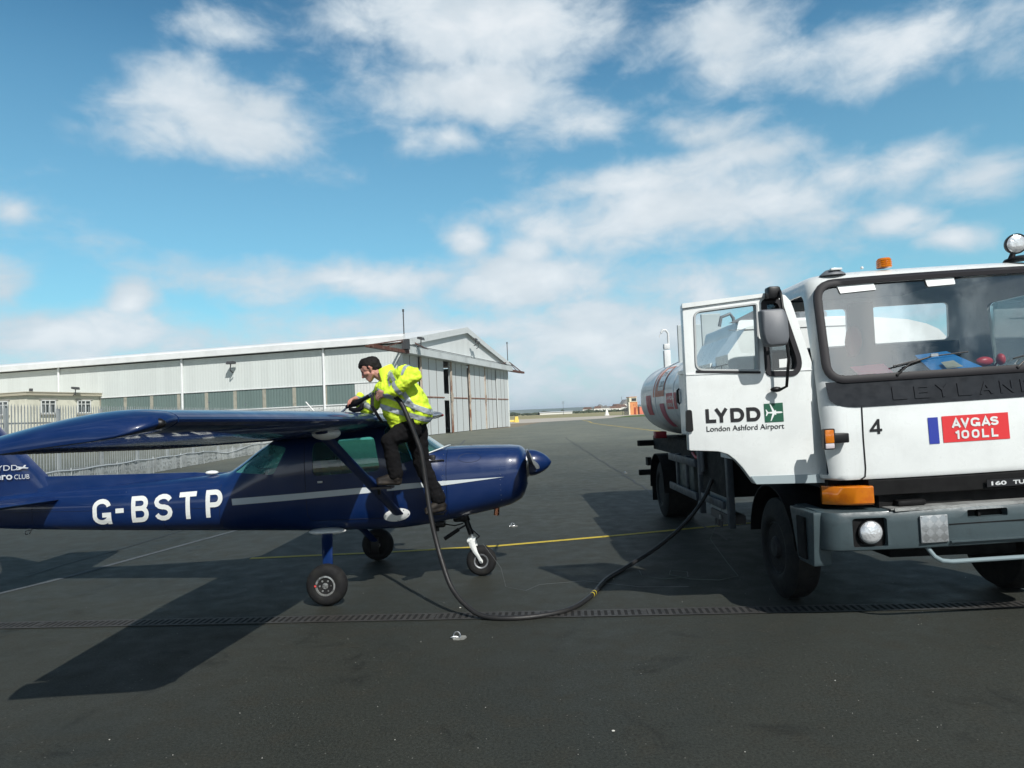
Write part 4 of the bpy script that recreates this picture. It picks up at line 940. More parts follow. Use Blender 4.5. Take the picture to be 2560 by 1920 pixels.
for sgn in (-1, 1):
    def sr(y, xle, xte, th):
        n_ = 12; a = []
        for k in range(n_ + 1): s = k / n_; a.append((xle + (xte - xle) * s, y, 1.12 + th * 2.2 * (s ** .5) * (1 - s) ** .8 + .003))
        return a + [(x, y2, 2.24 - z) for x, y2, z in reversed(a[1:-1])]
    mb = MB(); mb.loft([sr(sgn * y, a, b, t) for y, a, b, t in ((.08, -4.82, -5.66, .045), (.8, -5.02, -5.72, .04), (1.45, -5.2, -5.76, .03), (1.52, -5.3, -5.74, .012))]); s_ = mb.build('tailplane', BLUE, AC, 40)
    mb = MB(); mb.loft([sr(sgn * y, a, b, t) for y, a, b, t in ((.12, -5.67, -6.05, .02), (1.5, -5.77, -6.05, .016))]); mb.build('elevator', BLUE, s_, 40)
mb = MB(); mb.tube([(-5.3, 0, .77), (-5.34, 0, .70), (-5.38, 0, .69), (-5.40, 0, .71), (-5.38, 0, .74), (-5.32, 0, .74)], .008, 6); mb.build('tail_ring', ALU, AC)
# club lettering on the fin
mb = MB(); FN = -0.062
def finp(x, z): 
    return V((x, FN - 0.004, z))
for tx, a, b, z0, z1, bd in (('LYDD', -5.76, -5.43, 1.50, 1.565, 0), ('Aero', -5.83, -5.50, 1.385, 1.475, .02), ('CLUB', -5.475, -5.28, 1.388, 1.445, 0)):
    put_text(mb, tx, lambda u, v, a=a, b=b, z0=z0, z1=z1: finp(a + (b - a) * u, z0 + (z1 - z0) * v), bd)
mb.bm.faces.new([mb.bm.verts.new(finp(x, z)) for x, z in ((-5.44, 1.535), (-5.40, 1.52), (-5.30, 1.515), (-5.29, 1.525), (-5.335, 1.533), (-5.32, 1.56), (-5.345, 1.56), (-5.365, 1.536), (-5.43, 1.545))])
mb.bm.faces.new([mb.bm.verts.new(finp(x, z) + V((0, -.001, 0))) for x, z in ((-5.40, 1.533), (-5.345, 1.528), (-5.40, 1.505), (-5.45, 1.50))])
mb.build('club_lettering', mat('pale_grey_decal', (.55, .58, .6), .4), AC, None)

# spinner, propeller, exhaust, nose leg
SPX = 0.925
mb = MB(); prof = [(.155, 0), (.158, .03), (.150, .08), (.132, .13), (.105, .18), (.07, .225), (.035, .255), (.008, .268), (.0, .27)]
Mx = Matrix.Translation((SPX, 0, 1.335)) @ Matrix.Rotation(R(90), 4, 'Y'); mb.lathe(prof, 40, Mx); sp_ = mb.build('spinner', BLUE, AC, 50)
ctr = [MB().prism(rpoly([(SPX - .02, 1.22), (SPX - .02, 1.40), (SPX + .06, 1.385), (SPX + .125, 1.31), (SPX + .10, 1.235)], .02, 3), -0.3, -0.09), MB().prism(rpoly([(SPX - .02, 1.22), (SPX - .02, 1.40), (SPX + .06, 1.385), (SPX + .125, 1.31), (SPX + .10, 1.235)], .02, 3), 0.09, 0.3)]
cut(sp_, ctr, 40)
mb = MB(); mb.lathe([(.168, -.03), (.168, -.005), (.12, -.005), (.12, -.03)], 32, Mx); mb.build('spinner_backplate', ALU, AC)
PROP = mat('prop_grey', (.16, .17, .17), .5, var=.3)
for s_ in (-1, 1):
    mb = MB(); rg = []
    for k in range(12):
        t = k / 11; y = s_ * (.05 + .80 * t); ch = (.05 + .065 * math.sin(min(1, t * 1.7) * math.pi / 2)) * (1 if t < .93 else .65); tw_ = R(62 - 44 * t) * s_; th = .022 * (1 - t) + .006
        ca, sa = math.cos(tw_), math.sin(tw_); rr_ = []
        for i in range(14):
            a = i / 14 * 2 * math.pi; u = ch * math.cos(a); w_ = th * math.sin(a); rr_.append((SPX + .055 + u * sa + w_ * ca, y, 1.335 + u * ca - w_ * sa - .1 * s_ * t))
        rg.append(rr_)
    mb.loft(rg); mb.build('propeller_blade', PROP, AC, 50)
mb = MB(); mb.cyl((.36, -.12, .86), (.56, -.16, .76), .001, 6)
mb = MB(); mb.lathe([(.031, 0), (.033, .14), (.028, .141), (.026, 0)], 20, Matrix.Translation((.53, -.15, .88)) @ Matrix.Rotation(R(186), 4, 'Y')); mb.build('exhaust_pipe', mat('heat_stained_copper', (.55, .23, .13), .28, 1.0, var=.5, vscale=12, var2=(.15, .07, .05)), AC, 50)
mb = MB()
mb.box((-.02, -.08, .66), (.16, .08, .80), bev=.03); mb.box((-.28, -.06, .60), (-.12, .06, .68), bev=.02); mb.cyl((-.22, -.05, .60), (-.22, -.05, .56), .03, 8); mb.tube([(-.12, -.05, .64), (.0, -.06, .62), (.10, -.03, .64)], .008, 6); mb.build('nose_mount', BLK, AC)
NW = (.30, 0, .182)
mb = MB(); mb.cyl((.10, 0, .78), (.19, 0, .50), .034, 14); mb.cyl((.09, 0, .80), (.14, 0, .66), .048, 14); mb.build('nose_strut', BLK, AC, 40)
mb = MB(); mb.cyl((.155, 0, .60), (.205, 0, .46), .024, 14); mb.build('oleo', ALU, AC)
mb = MB()
mb.bar((.14, .0, .62), (-.10, -.05, .50), .022); mb.cyl((-.13, -.05, .465), (.05, -.05, .575), .024, 10); mb.bar((.20, 0, .56), (.29, -.0, .475), .03, .016); mb.bar((.29, 0, .475), (.22, 0, .42), .03, .016); mb.build('torque_link', BLK, AC)
mb = MB(); mb.cyl((.185, -.06, .435), (.185, .06, .435), .026, 10); mb.box((.14, -.085, .415), (.24, .085, .45), bev=.012); mb.build('fork_crown', WPAINT, AC)
for s_ in (-1, 1):
    mb = MB(); mb.loft([[(x + d1, s_ * y1, z + d2) for d1, y1, d2 in ((-w_, .072, 0), (-w_ * .5, .086, .01), (w_ * .5, .086, .01), (w_, .072, 0), (w_ * .5, .066, -.01), (-w_ * .5, .066, -.01))] for x, z, w_ in ((.195, .44, .040), (.205, .38, .040), (.235, .30, .030), (.275, .235, .022), (.298, .195, .026), (.304, .165, .018))]); mb.build('fork_blade', WPAINT, AC, 50)
mb = MB(); mb.cyl((.30, -.10, .182), (.30, .10, .182), .014, 10); nwl = mb.build('nose_wheel', ALU, AC)
rot = Matrix.Translation(NW) @ Matrix.Rotation(R(90), 4, 'X')
mb = MB(); mb.lathe([(.085, -.05), (.11, -.06), (.15, -.06), (.172, -.04), (.182, -.012), (.182, .012), (.172, .04), (.15, .06), (.11, .06), (.085, .05)], 40, rot); mb.build('tyre', RUB, nwl, 45)
mb = MB(); mb.lathe([(.09, -.048), (.086, -.056), (.07, -.05), (.05, -.03), (.05, .03), (.07, .05), (.086, .056), (.09, .048)], 32, rot, False); mb.build('rim', mat('grey_rim', (.2, .21, .22), .45, .3, var=.3, vscale=20), nwl, 40)
# clear drain flap and static wick lines under the belly
mb = MB(); mb.tube([(.33, -.07, .40), (.55, -.25, .14), (.62, -.6, .006), (.85, -.8, .006), (1.0, -.55, .006), (1.5, -.45, .006), (2.1, -.8, .006), (2.6, -.85, .006)], .0011, 5)
bw = mb.build('bonding_wire', mat('thin_wire', (.35, .36, .36), .4, .7), None); bw.matrix_world = Matrix.Translation((-0.7602, 8.4935, 0)) @ Matrix.Rotation(-.0428, 4, 'Z')
tag(bw, 'thin bonding wire trailing over the tarmac from the aeroplane nose wheel', 'wire')

# ------------------------------------------------------------------ fuel bowser lorry
TK = empty('fuel_lorry', (3.77, 5.80, 0), (0, 0, 0), 'white aviation fuel tanker lorry with its driver door open, AVGAS 100LL sign on the front', 'tanker lorry')
CAB = empty('cab', (-1.2, 0, 0), (0, -R(1.2), 0)); CABM = Matrix(((1, 0, 0, 0), (0, 1, 0, 0), (.021, 0, 1, .0252), (0, 0, 0, 1)))      # the cab leans on its springs
bpy.data.objects.remove(CAB)
LW = mat('white_lorry_paint', (0.74, 0.77, 0.76), 0.32, 0.0, 0.5, var=0.10, vscale=2.2)
_t = NT(LW.node_tree); _b = LW.node_tree.nodes['Principled BSDF']; _src = _b.inputs['Base Color'].links[0].from_socket; _oc = _t.n('ShaderNodeTexCoord').outputs['Object']
_st = _t.noise(_t.vm('MULTIPLY', _oc, (9, 9, .9)), 1.0, 7, .75); _sp = _t.noise(_oc, 26, 5, .7)
_c = _t.mix(_t.mapr(_st, .56, .78, 0, .22), _src, (.42, .40, .34, 1)); _c = _t.mix(_t.mapr(_sp, .66, .74, 0, .35), _c, (.40, .36, .29, 1)); _t.put(_b.inputs['Base Color'], _c)      # road dirt: runs and spatter
TW = mat('tank_white', (0.76, 0.79, 0.79), 0.35, 0.0, 0.35, var=0.18, vscale=1.3, var2=(0.64, 0.67, 0.67))
GREYP = mat('grey_bumper', (0.052, 0.076, 0.085), 0.42, 0.0, 0.15, bump=0.15, bscale=200, var=0.25, vscale=5)
BPL = mat('black_panel', (0.0075, 0.011, 0.0165), 0.62, spec=0.25, bump=0.15, bscale=300, var=0.3, vscale=4)
CHS = mat('chassis_black', (0.005, 0.005, 0.0055), 0.75, var=0.3, spec=0.25); GRD = mat('guard_grey', (0.055, 0.068, 0.082), 0.55, var=0.35, vscale=4)
RUBS = mat('window_rubber', (0.016, 0.015, 0.018), 0.6, spec=0.35); AMB = mat('amber_lens', (0.58, 0.17, 0.006), 0.12, 0, 0.6, var=0.35, vscale=14, var2=(0.5, 0.12, 0.005)); GRYPL = mat('grey_mirror_plastic', (0.13, 0.14, 0.155), 0.5, bump=0.1, bscale=200)
CGL = glass('lorry_glass', (0.95, 0.98, 0.98), 4.8, 0.008); SGL = glass('side_glass', (0.90, 0.96, 0.96), 0.9, 0.01); DGL = glass('door_glass', (0.95, 0.98, 0.98), 0.8, 0.01)
RED = mat('red_sign', (0.66, 0.035, 0.04), 0.45); DBL = mat('blue_sign', (0.025, 0.045, 0.33), 0.45); BLT = mat('black_letters', (0.008, 0.008, 0.01), 0.45)
LENSM = mat('headlamp_reflector', (0.80, 0.82, 0.84), 0.22, 0.55, bump=0.6, bscale=18, bdist=.02)
INT = mat('cab_interior', (0.018, 0.026, 0.045), 0.85, var=0.3, spec=0.3)
def yf(z):                                     # how far back the cab front lies at a height
    t = [(3.2, .60), (3.10, .46), (3.06, .33), (2.99, .235), (2.09, .035), (1.86, 0.0), (1.26, 0.0), (0.9, .03)]
    for (a, b), (c, d) in zip(t, t[1:]):
        if z >= c: k = min(1, (z - c) / (a - c)); return d + (b - d) * k
    return .03
def crv(x): return 0.10 * (abs(x) / 1.2) ** 2.4      # plan curve of the front
def FR(x, z, g=0.0): return V((x, yf(z) + crv(x) - g, z))
def cpart(mb, name, mt, par=None, smooth=35, label=None, bevel=0):
    bmesh.ops.transform(mb.bm, matrix=CABM, verts=mb.bm.verts)
    return mb.build(name, mt, par or TK, smooth, label, bevel)
# cab shell: rounded rings stacked up
def cring2(z, inset=0.0, g=0.0):
    hw = 1.145 - inset; y0 = yf(z) + inset * .3; y1 = 1.78 - inset * .6; r = .17; n = 7; pts = []
    fx = [-hw + r + (2 * hw - 2 * r) * k / 14 for k in range(15)]
    for k in range(n + 1):
        a = math.pi + (math.pi / 2) * k / n; pts.append((-hw + r + r * math.cos(a), y0 + crv(hw - r) + r + r * math.sin(a), z))
    for x in fx[1:-1]: pts.append((x, y0 + crv(x), z))
    for k in range(n + 1):
        a = -math.pi / 2 + (math.pi / 2) * k / n; pts.append((hw - r + r * math.cos(a), y0 + crv(hw - r) + r + r * math.sin(a), z))
    for k in range(n + 1):
        a = (math.pi / 2) * k / n; pts.append((hw - r + r * math.cos(a), y1 - r + r * math.sin(a), z))
    for k in range(n + 1):
        a = math.pi / 2 + (math.pi / 2) * k / n; pts.append((-hw + r + r * math.cos(a), y1 - r + r * math.sin(a), z))
    return pts
lv = [(1.255, .03), (1.27, .008), (1.30, 0), (1.6, 0), (1.86, 0), (2.09, 0), (2.3, .008), (2.5, .018), (2.7, .03), (2.90, .045), (2.98, .06), (3.03, .09), (3.065, .15), (3.085, .24), (3.09, .36)]
mb = MB(); mb.loft([cring2(z, i) for z, i in lv]); bmesh.ops.transform(mb.bm, matrix=CABM, verts=mb.bm.verts); shell = mb.build('cab_body', LW, TK, 35)
WS = rpoly([(-1.05, 2.13), (1.05, 2.13), (1.025, 2.945), (-1.025, 2.935)], [.12, .12, .13, .13], 6)
DO = rpoly([(.13, 1.3), (1.28, 1.3), (1.28, 2.90), (.46, 2.90), (.22, 2.1)], [.02, .05, .08, .1, .1])
cs = [MB().prism(WS, -.6, .62, 'y', CABM), MB().prism(DO, -1.6, -1.0, 'x', CABM), MB().prism(rpoly([(.50, 2.12), (1.22, 2.12), (1.22, 2.80), (.62, 2.80)], .08), 1.0, 1.5, 'x', CABM),
      MB().prism(rpoly([(-1.0, 2.50), (-.10, 2.50), (-.10, 2.90), (-1.0, 2.90)], .05), 1.5, 2.0, 'y', CABM), MB().prism(rpoly([(.18, 2.50), (1.0, 2.50), (1.0, 2.90), (.18, 2.90)], .05), 1.5, 2.0, 'y', CABM)]
cut(shell, cs, 35, 0.03, INT)
def dens(poly, st=.06):
    o_ = []
    for i in range(len(poly)):
        a, b = V(poly[i]), V(poly[(i + 1) % len(poly)]); n_ = max(1, int((b - a).length / st))
        o_ += [tuple(a.lerp(b, k / n_)) for k in range(n_)]
    return o_
def ringband(name, poly, outer, mt, fn, par=None, g0=0.01, g1=0.03):
    poly = dens(poly)
    """rubber band between an outline and the same outline grown, standing proud"""
    mb = MB(); n_ = len(poly); c = V((sum(p[0] for p in poly) / n_, sum(p[1] for p in poly) / n_)); rings = []
    N = []
    for i in range(n_):
        d = V(poly[(i + 1) % n_]) - V(poly[i - 1]); q = V((d.y, -d.x)).normalized()
        if q.dot(V(poly[i]) - c) < 0: q = -q
        N.append(q)
    for off, g in ((-.004, -g0), (-.004, g1 * .6), (outer * .5, g1), (outer, g1 * .5), (outer, -g0)):
        rings.append([mb.bm.verts.new(fn(poly[i][0] + N[i].x * off, poly[i][1] + N[i].y * off, g)) for i in range(n_)])
    for a, b in zip(rings, rings[1:] + rings[:1]):
        for k in range(n_): mb.bm.faces.new((a[k], a[(k + 1) % n_], b[(k + 1) % n_], b[k]))
    return cpart(mb, name, mt, par, 50)
wsm = MB(); put_poly(wsm, WS, lambda x, z: FR(x, z, -.012), 20, 6); wso = cpart(wsm, 'windscreen', CGL, smooth=60)
ringband('windscreen_rubber', WS, .06, RUBS, FR, wso)
for sx, pts_ in ((1, [(.50, 2.12), (1.22, 2.12), (1.22, 2.80), (.62, 2.80)]),):
    mb = MB(); mb.prism(rpoly(pts_, .08), sx * 1.115, sx * 1.12, 'x'); cpart(mb, 'side_window', SGL, smooth=None)
# black name panel under the windscreen, raised lettering
mb = MB(); PN = rpoly([(-1.105, 2.085), (-1.09, 1.86), (1.09, 1.86), (1.105, 2.085)], [.0, .26, .26, 0], 8); PN = [(x, z) for x, z in PN]
put_poly(mb, PN, lambda x, z: FR(x, z, .006), 22, 3); cpart(mb, 'name_panel', BPL, smooth=60)
LT2 = mat('raised_black_letters', (0.0065, 0.0095, 0.0145), 0.6, spec=0.25)
for i, ch in enumerate('LEYLAND'):
    c0 = (i - 3) * .179 + .007; mb = MB(); put_text(mb, ch, lambda u, v, c0=c0: FR(c0 - .058 + .116 * u, 1.905 + .105 * v, .010), .012); o = cpart(mb, 'raised_letter', LT2, smooth=None)
    sdm = o.modifiers.new('s', 'SOLIDIFY'); sdm.thickness = .006; sdm.offset = 0
# front panel seams and signs
SM = mat('seam_black', (0.012, 0.012, 0.012), 0.8)
mb = MB(); mb.tube([FR(-.843, 1.86, .001), FR(-.846, 1.6, .001), FR(-.843, 1.35, .001), FR(-.85, 1.28, .001), FR(-.885, 1.256, -.003)], .0065, 5); cpart(mb, 'panel_seam', SM); mb = MB(); mb.tube([FR(.86, 1.86, .001), FR(.875, 1.35, .001)], .0065, 5); cpart(mb, 'panel_seam', SM)
def sgn_poly(name, pts, mt, g=.004, par=None):
    mb = MB(); put_poly(mb, pts, lambda x, z: FR(x, z, g), 4, 1); return cpart(mb, name, mt, par, None)
sgn_poly('blue_sign', [(-.321, 1.738), (-.317, 1.518), (-.234, 1.518), (-.238, 1.738)], DBL)
rs = sgn_poly('red_sign', [(-.206, 1.742), (-.202, 1.522), (.355, 1.522), (.351, 1.742)], RED)
mb = MB(); 
for tx, a, z0, z1, ws in (('AVGAS', -.130, 1.642, 1.716, (.078, .074, .078, .078, .070)), ('100LL', -.102, 1.546, 1.618, (.038, .064, .064, .058, .056))):
    for ch, wd in zip(tx, ws): put_letter(mb, ch, lambda u, v, a=a, wd=wd, z0=z0, z1=z1: FR(a + wd * u, z0 + (z1 - z0) * v, .008), wd / (z1 - z0), .235); a += wd + .010 + (.012 if ch in '0L' else 0) - (.012 if ch == 'A' and z0 > 1.6 else 0)
cpart(mb, 'sign_lettering', LW, rs, None)
mb = MB(); put_letter(mb, '4', lambda u, v: FR(-.791 + .098 * u, 1.628 + .125 * v, .004), .78, .17); cpart(mb, 'fleet_number', BLT, smooth=None)
# lower black grille with maker's plate, headlamp bumper
mb = MB(); mb.loft([[(x, yf(1.0) + crv(x) + dy, z) for x in [-.82 + 1.64 * k / 20 for k in range(21)]] + [(.82, .3, z), (-.82, .3, z)] for dy, z in ((.005, 1.25), (-.012, 1.235), (-.012, 1.12), (.03, 1.105))]); cpart(mb, 'grille_panel', CHS, smooth=40)
mb = MB(); mb.box((-.72, .10, .95), (1.1, .5, 1.12)); cpart(mb, 'grille_void', CHS, smooth=None)
mb = MB(); mb.box((.12, -.022, 1.135), (.62, -.014, 1.195)); cpart(mb, 'badge_plate', BLT, smooth=None)
mb = MB(); put_text(mb, '160', lambda u, v: V((.155 + .125 * u, -.024, 1.148 + .034 * v)), .03); put_text(mb, 'TURBO', lambda u, v: V((.335 + .24 * u, -.024, 1.148 + .034 * v)), .03); cpart(mb, 'badge_lettering', mat('badge_silver', (.6, .62, .62), .4), smooth=None)
for sx in (-1, 1):
    mb = MB(); pts_ = []
    for z, i in ((1.20, .012), (1.19, 0), (1.06, 0), (1.045, .014)):
        r_ = [(sx * (.80 + (.34) * t), yf(1.1) + crv(.80 + .32 * t) - .035 + i + .16 * t ** 3, z) for t in [k / 8 for k in range(9)]]; pts_.append(r_ + [(sx * 1.12, .30, z), (sx * .80, .12, z)])
    mb.loft(pts_); cpart(mb, 'indicator_lamp', AMB, smooth=40)
    mb = MB(); mb.box((sx * 1.16 - .03, .01, 1.53), (sx * 1.16 + .03, .09, 1.63), bev=.01) if sx > 0 else mb.box((-1.13, -.02, 1.575), (-.99, .09, 1.655), bev=.01); cpart(mb, 'lamp_bracket', BLK)
    mb = MB(); mb.prism(rpoly([(-1.215, 1.53), (-1.125, 1.53), (-1.12, 1.70), (-1.21, 1.70)] if sx < 0 else [(1.155, 1.52), (1.235, 1.52), (1.235, 1.67), (1.155, 1.67)], .012, 3), -.045, .0); o = cpart(mb, 'side_lamp', BLK)
    mb = MB(); a, b = (-1.208, -1.134) if sx < 0 else (1.163, 1.225); mb.box((a, -.062, 1.582), (b, -.04, 1.692), bev=.008); cpart(mb, 'amber_lens', AMB, o)
    mb = MB(); mb.box((a, -.06, 1.538), (b, -.04, 1.58), bev=.006); cpart(mb, 'clear_lens', mat('clear_lens', (.55, .5, .52), .15), o)
# bumper
def bx(x, z, g=0): return V((x, -.05 + crv(x) * 1.0 - g, z))
mb = MB(); sec = [(1.0, .035), (.992, -.002), (.96, -.02), (.90, -.02), (.72, -.02), (.685, -.012), (.672, .02)]; rings = []
for z, dy in sec:
    r_ = [(x, -.05 + crv(x) + dy, z) for x in [-1.05 + 2.1 * k / 24 for k in range(25)]]
    L_ = [(-1.05 - .17 * math.sin(a), -.05 + crv(1.05) + dy + .17 * (1 - math.cos(a)), z) for a in [k / 6 * math.pi / 2 for k in range(6, 0, -1)]]
    R_ = [(-q[0], q[1], q[2]) for q in reversed(L_)]
    rings.append([(-1.22 - dy * .3, .62, z)] + L_ + r_ + R_ + [(1.22, .62, z), (1.12, .62, z), (1.12, .25, z), (-1.12, .25, z), (-1.12, .62, z)])
mb.loft(rings); bmesh.ops.transform(mb.bm, matrix=CABM, verts=mb.bm.verts); bmp = mb.build('bumper', GREYP, TK, 40)
cs = [MB().prism(rpoly([(s_ * .87 - .135, .705), (s_ * .87 + .135, .705), (s_ * .87 + .135, .945), (s_ * .87 - .135, .945)], .03), -.4, .03, 'y', CABM) for s_ in (-1, 1)]
cs.append(MB().prism(rpoly([(-.09, .905), (.24, .905), (.24, .968), (-.09, .968)], .012), -.4, .03, 'y', CABM)); cut(bmp, cs, 35)
for sx in (-1, 1):
    mb = MB(); mb.box((sx * .87 - .14, .012, .70), (sx * .87 + .14, .05, .95)); o = cpart(mb, 'headlamp', CHS, smooth=None)
    mb = MB(); Mh = Matrix.Translation((sx * .862, .0, .825)) @ Matrix.Rotation(R(90), 4, 'X'); mb.lathe([(.092, -.02), (.094, .02), (.086, .034), (.06, .046), (.03, .052), (0, .054)], 32, Mh); cpart(mb, 'lens', LENSM, o, 60)
    mb = MB(); mb.lathe([(.094, -.02), (.103, -.02), (.103, .018), (.094, .018)], 32, Mh); cpart(mb, 'lamp_rim', BLK, o)
mb = MB(); mb.box((-.09, .0, .90), (.24, .02, .97)); mb.box((.02, -.035, .905), (.04, .0, .968)); cpart(mb, 'bumper_slot', CHS, smooth=None)
TRD = bpy.data.materials.new('chequer_plate'); TRD.use_nodes = True; t_ = NT(TRD.node_tree); b_ = TRD.node_tree.nodes['Principled BSDF']; oc_ = t_.n('ShaderNodeTexCoord').outputs['Object']
ck = t_.n('ShaderNodeTexChecker'); t_.put(ck.inputs[0], t_.vm('MULTIPLY', oc_, (1, 0, 1))); mp = t_.n('ShaderNodeMapping'); mp.inputs['Rotation'].default_value = (0, R(45), 0); t_.put(mp.inputs[0], t_.vm('MULTIPLY', oc_, (1, 0, 1))); t_.put(ck.inputs[0], mp.outputs[0]); ck.inputs[3].default_value = 19
b_.inputs['Base Color'].default_value = (.42, .44, .45, 1); b_.inputs['Metallic'].default_value = .7; t_.put(b_.inputs['Roughness'], t_.m('ADD', t_.m('MULTIPLY', ck.outputs[1], .22), .3)); bp_ = t_.n('ShaderNodeBump'); t_.put(bp_.inputs['Height'], t_.m('ADD', ck.outputs[1], t_.m('MULTIPLY', t_.noise(oc_, 90, 2), .3))); bp_.inputs['Strength'].default_value = .8; bp_.inputs['Distance'].default_value = .003; t_.put(b_.inputs['Normal'], bp_.outputs[0])
mb = MB(); mb.box((-.485, -.082, .725), (-.262, -.068, .945), bev=.002); o = cpart(mb, 'tread_plate', TRD, bmp)
mb = MB()
for x, z in ((-.475, .735), (-.272, .735), (-.475, .935), (-.272, .935)): mb.ball((x, -.083, z), .006, 1)
cpart(mb, 'rivets', ALU, bmp)
mb = MB(); mb.box((-.245, -.074, .858), (1.0, -.066, .866)); cpart(mb, 'bumper_groove', CHS, smooth=None)
mb = MB(); mb.bar((-.245, -.078, .722), (1.05, -.078, .722), .02, .012); cpart(mb, 'bumper_lip', GREYP)
mb = MB(); mb.box((-.70, -.045, 1.002), (1.0, .20, 1.012)); mb.box((-.67, -.052, .990), (1.0, -.040, 1.014)); cpart(mb, 'bumper_step', mat('worn_step', (.36, .37, .36), .5, .3, bump=.5, bscale=150, var=.5, vscale=7), smooth=None)
mb = MB(); mb.box((-.60, .02, 1.013), (-.36, .14, 1.065), bev=.02); cpart(mb, 'bumper_block', CHS)
mb = MB(); mb.tube([V((-.41, .0, .70)), V((-.395, -.02, .655)), V((-.36, -.03, .60)), V((-.30, -.03, .562)), V((-.22, -.03, .55)), V((.4, -.03, .55)), V((1.2, -.03, .55))], .019, 10); cpart(mb, 'underrun_bar', mat('bar_grey', (.20, .26, .28), .4))
# wrapped bumper end with its step
mb = MB(); mb.loft([[(-1.27, y0, z), (-1.25, y0, z - .0), (-1.12, y0, z), (-1.12, y1, z), (-1.25, y1, z), (-1.27, y1, z)] for y0, y1, z in ((.12, .62, .99), (.12, .62, .96), (.16, .50, .56), (.17, .46, .53))]); cpart(mb, 'bumper_end', GREYP, smooth=40, bevel=.008)
mb = MB(); mb.box((-1.29, .28, .57), (-1.26, .44, .93)); cpart(mb, 'step_recess', CHS, smooth=None)

# roof fittings
mb = MB(); mb.lathe([(.062, 0), (.066, .012), (.062, .018), (.066, .03), (.062, .036), (.066, .048), (.060, .054), (.064, .066), (.052, .085), (.0, .09)], 28, Matrix.Translation((-.37, .42, 3.09))); cpart(mb, 'amber_beacon', AMB, smooth=30)
mb = MB(); mb.lathe([(.115, 0), (.11, .012), (.06, .05), (.0, .055)], 24, Matrix.Translation((-.85, .40, 3.045)) @ Matrix.Diagonal((1, .8, 1, 1))); o = cpart(mb, 'roof_vent', GRYPL)
mb = MB(); mb.box((-.90, .31, 3.08), (-.80, .35, 3.10), bev=.005); cpart(mb, 'vent_slot', LW, o)
mb = MB(); mb.ball((-.58, .40, 3.10), .014, 2); cpart(mb, 'washer_jet', LW)
Ms = Matrix.Translation((.815, .40, 3.228)) @ Matrix.Rotation(R(-10), 4, 'Z') @ Matrix.Rotation(R(96), 4, 'X')
mb = MB(); mb.lathe([(.0, -.09), (.05, -.08), (.085, -.03), (.092, 0), (.092, .015), (.086, .015)], 32, Ms); wl_ = cpart(mb, 'work_lamp', BLK)
mb = MB(); mb.lathe([(.087, .008), (.07, .022), (.04, .03), (0, .032)], 32, Ms); cpart(mb, 'lens', LENSM, wl_, 60)
mb = MB(); mb.cyl((.78, .43, 3.08), (.80, .42, 3.15), .03, 10, .022); mb.lathe([(.13, 0), (.12, .015), (.05, .035), (0, .04)], 20, Matrix.Translation((.88, .45, 3.09))); cpart(mb, 'lamp_base', BLK, wl_)
# wipers
for x0 in (-.536, .475):
    mb = MB(); p0 = FR(x0, 2.11, .03); p1 = FR(x0 + .11, 2.20, .05); p2 = FR(x0 + .32, 2.255, .055); mb.tube([p0, p1, p2], .0075, 6); mb.tube([FR(x0 - .02, 2.188, .03), FR(x0 + .32, 2.25, .035), FR(x0 + .62, 2.268, .03)], .006, 6); mb.ball(p0, .014, 1); cpart(mb, 'wiper', BLK)
    mb = MB(); mb.box((x0 + .28, FR(x0 + .3, 2.25).y - .075, 2.245), (x0 + .34, FR(x0 + .3, 2.25).y - .06, 2.27)); cpart(mb, 'wiper_clip', ALU)
# cab interior
mb = MB(); mb.prism([(.12, 1.3), (.12, 2.02), (.42, 2.06), (.55, 1.95), (.55, 1.3)], -.96, .98, 'x'); cpart(mb, 'dashboard', INT, smooth=30)
mb = MB(); mb.box((-1.0, .3, 1.28), (1.0, 1.70, 1.34)); cpart(mb, 'cab_floor', INT, smooth=None)
mb = MB(); mb.box((-1.1, 1.68, 1.3), (1.12, 1.71, 2.48)); mb.box((-.09, 1.68, 2.48), (.17, 1.71, 2.95)); mb.box((.50, .5, 3.0), (-1.0, 1.7, 3.015)); cpart(mb, 'back_lining', INT, smooth=None)
SRED = mat('red_seat_cover', (.28, .03, .035), .9, var=.3)
for x, mt_ in ((-.62, FAB), (.55, FAB)):
    mb = MB(); mb.box((x - .24, .95, 1.65), (x + .24, 1.42, 1.80), bev=.04); s_ = cpart(mb, 'seat', mt_)
    mb = MB(); mb.prism(rpoly([(1.40, 1.75), (1.52, 1.75), (1.66, 2.42), (1.56, 2.42)], .04, 3), x - .23, x + .23, 'x'); cpart(mb, 'backrest', mt_, s_)
mb = MB(); mb.ball((-.33, 1.15, 2.50), .1, 2, (.8, .6, 1.6)); 
for q in mb.bm.verts: q.co += V((1, 1, 1)) * noise.noise(q.co * 9) * .04
cpart(mb, 'hanging_red_jacket', SRED)
mb = MB(); Mw = Matrix.Translation((-.62, .62, 2.02)) @ Matrix.Rotation(R(-50), 4, 'X'); pts_ = [Mw @ V((.23 * math.cos(a), .23 * math.sin(a), 0)) for a in [k / 28 * 2 * math.pi for k in range(29)]]; mb.tube(pts_, .013, 8, False); mb.bar(pts_[0], pts_[14], .02); mb.bar(pts_[7], Mw @ V((0, 0, 0)), .02); mb.cyl(Mw @ V((0, 0, 0)), Mw @ V((0, 0, -.3)), .03, 8); cpart(mb, 'steering_wheel', BLK)
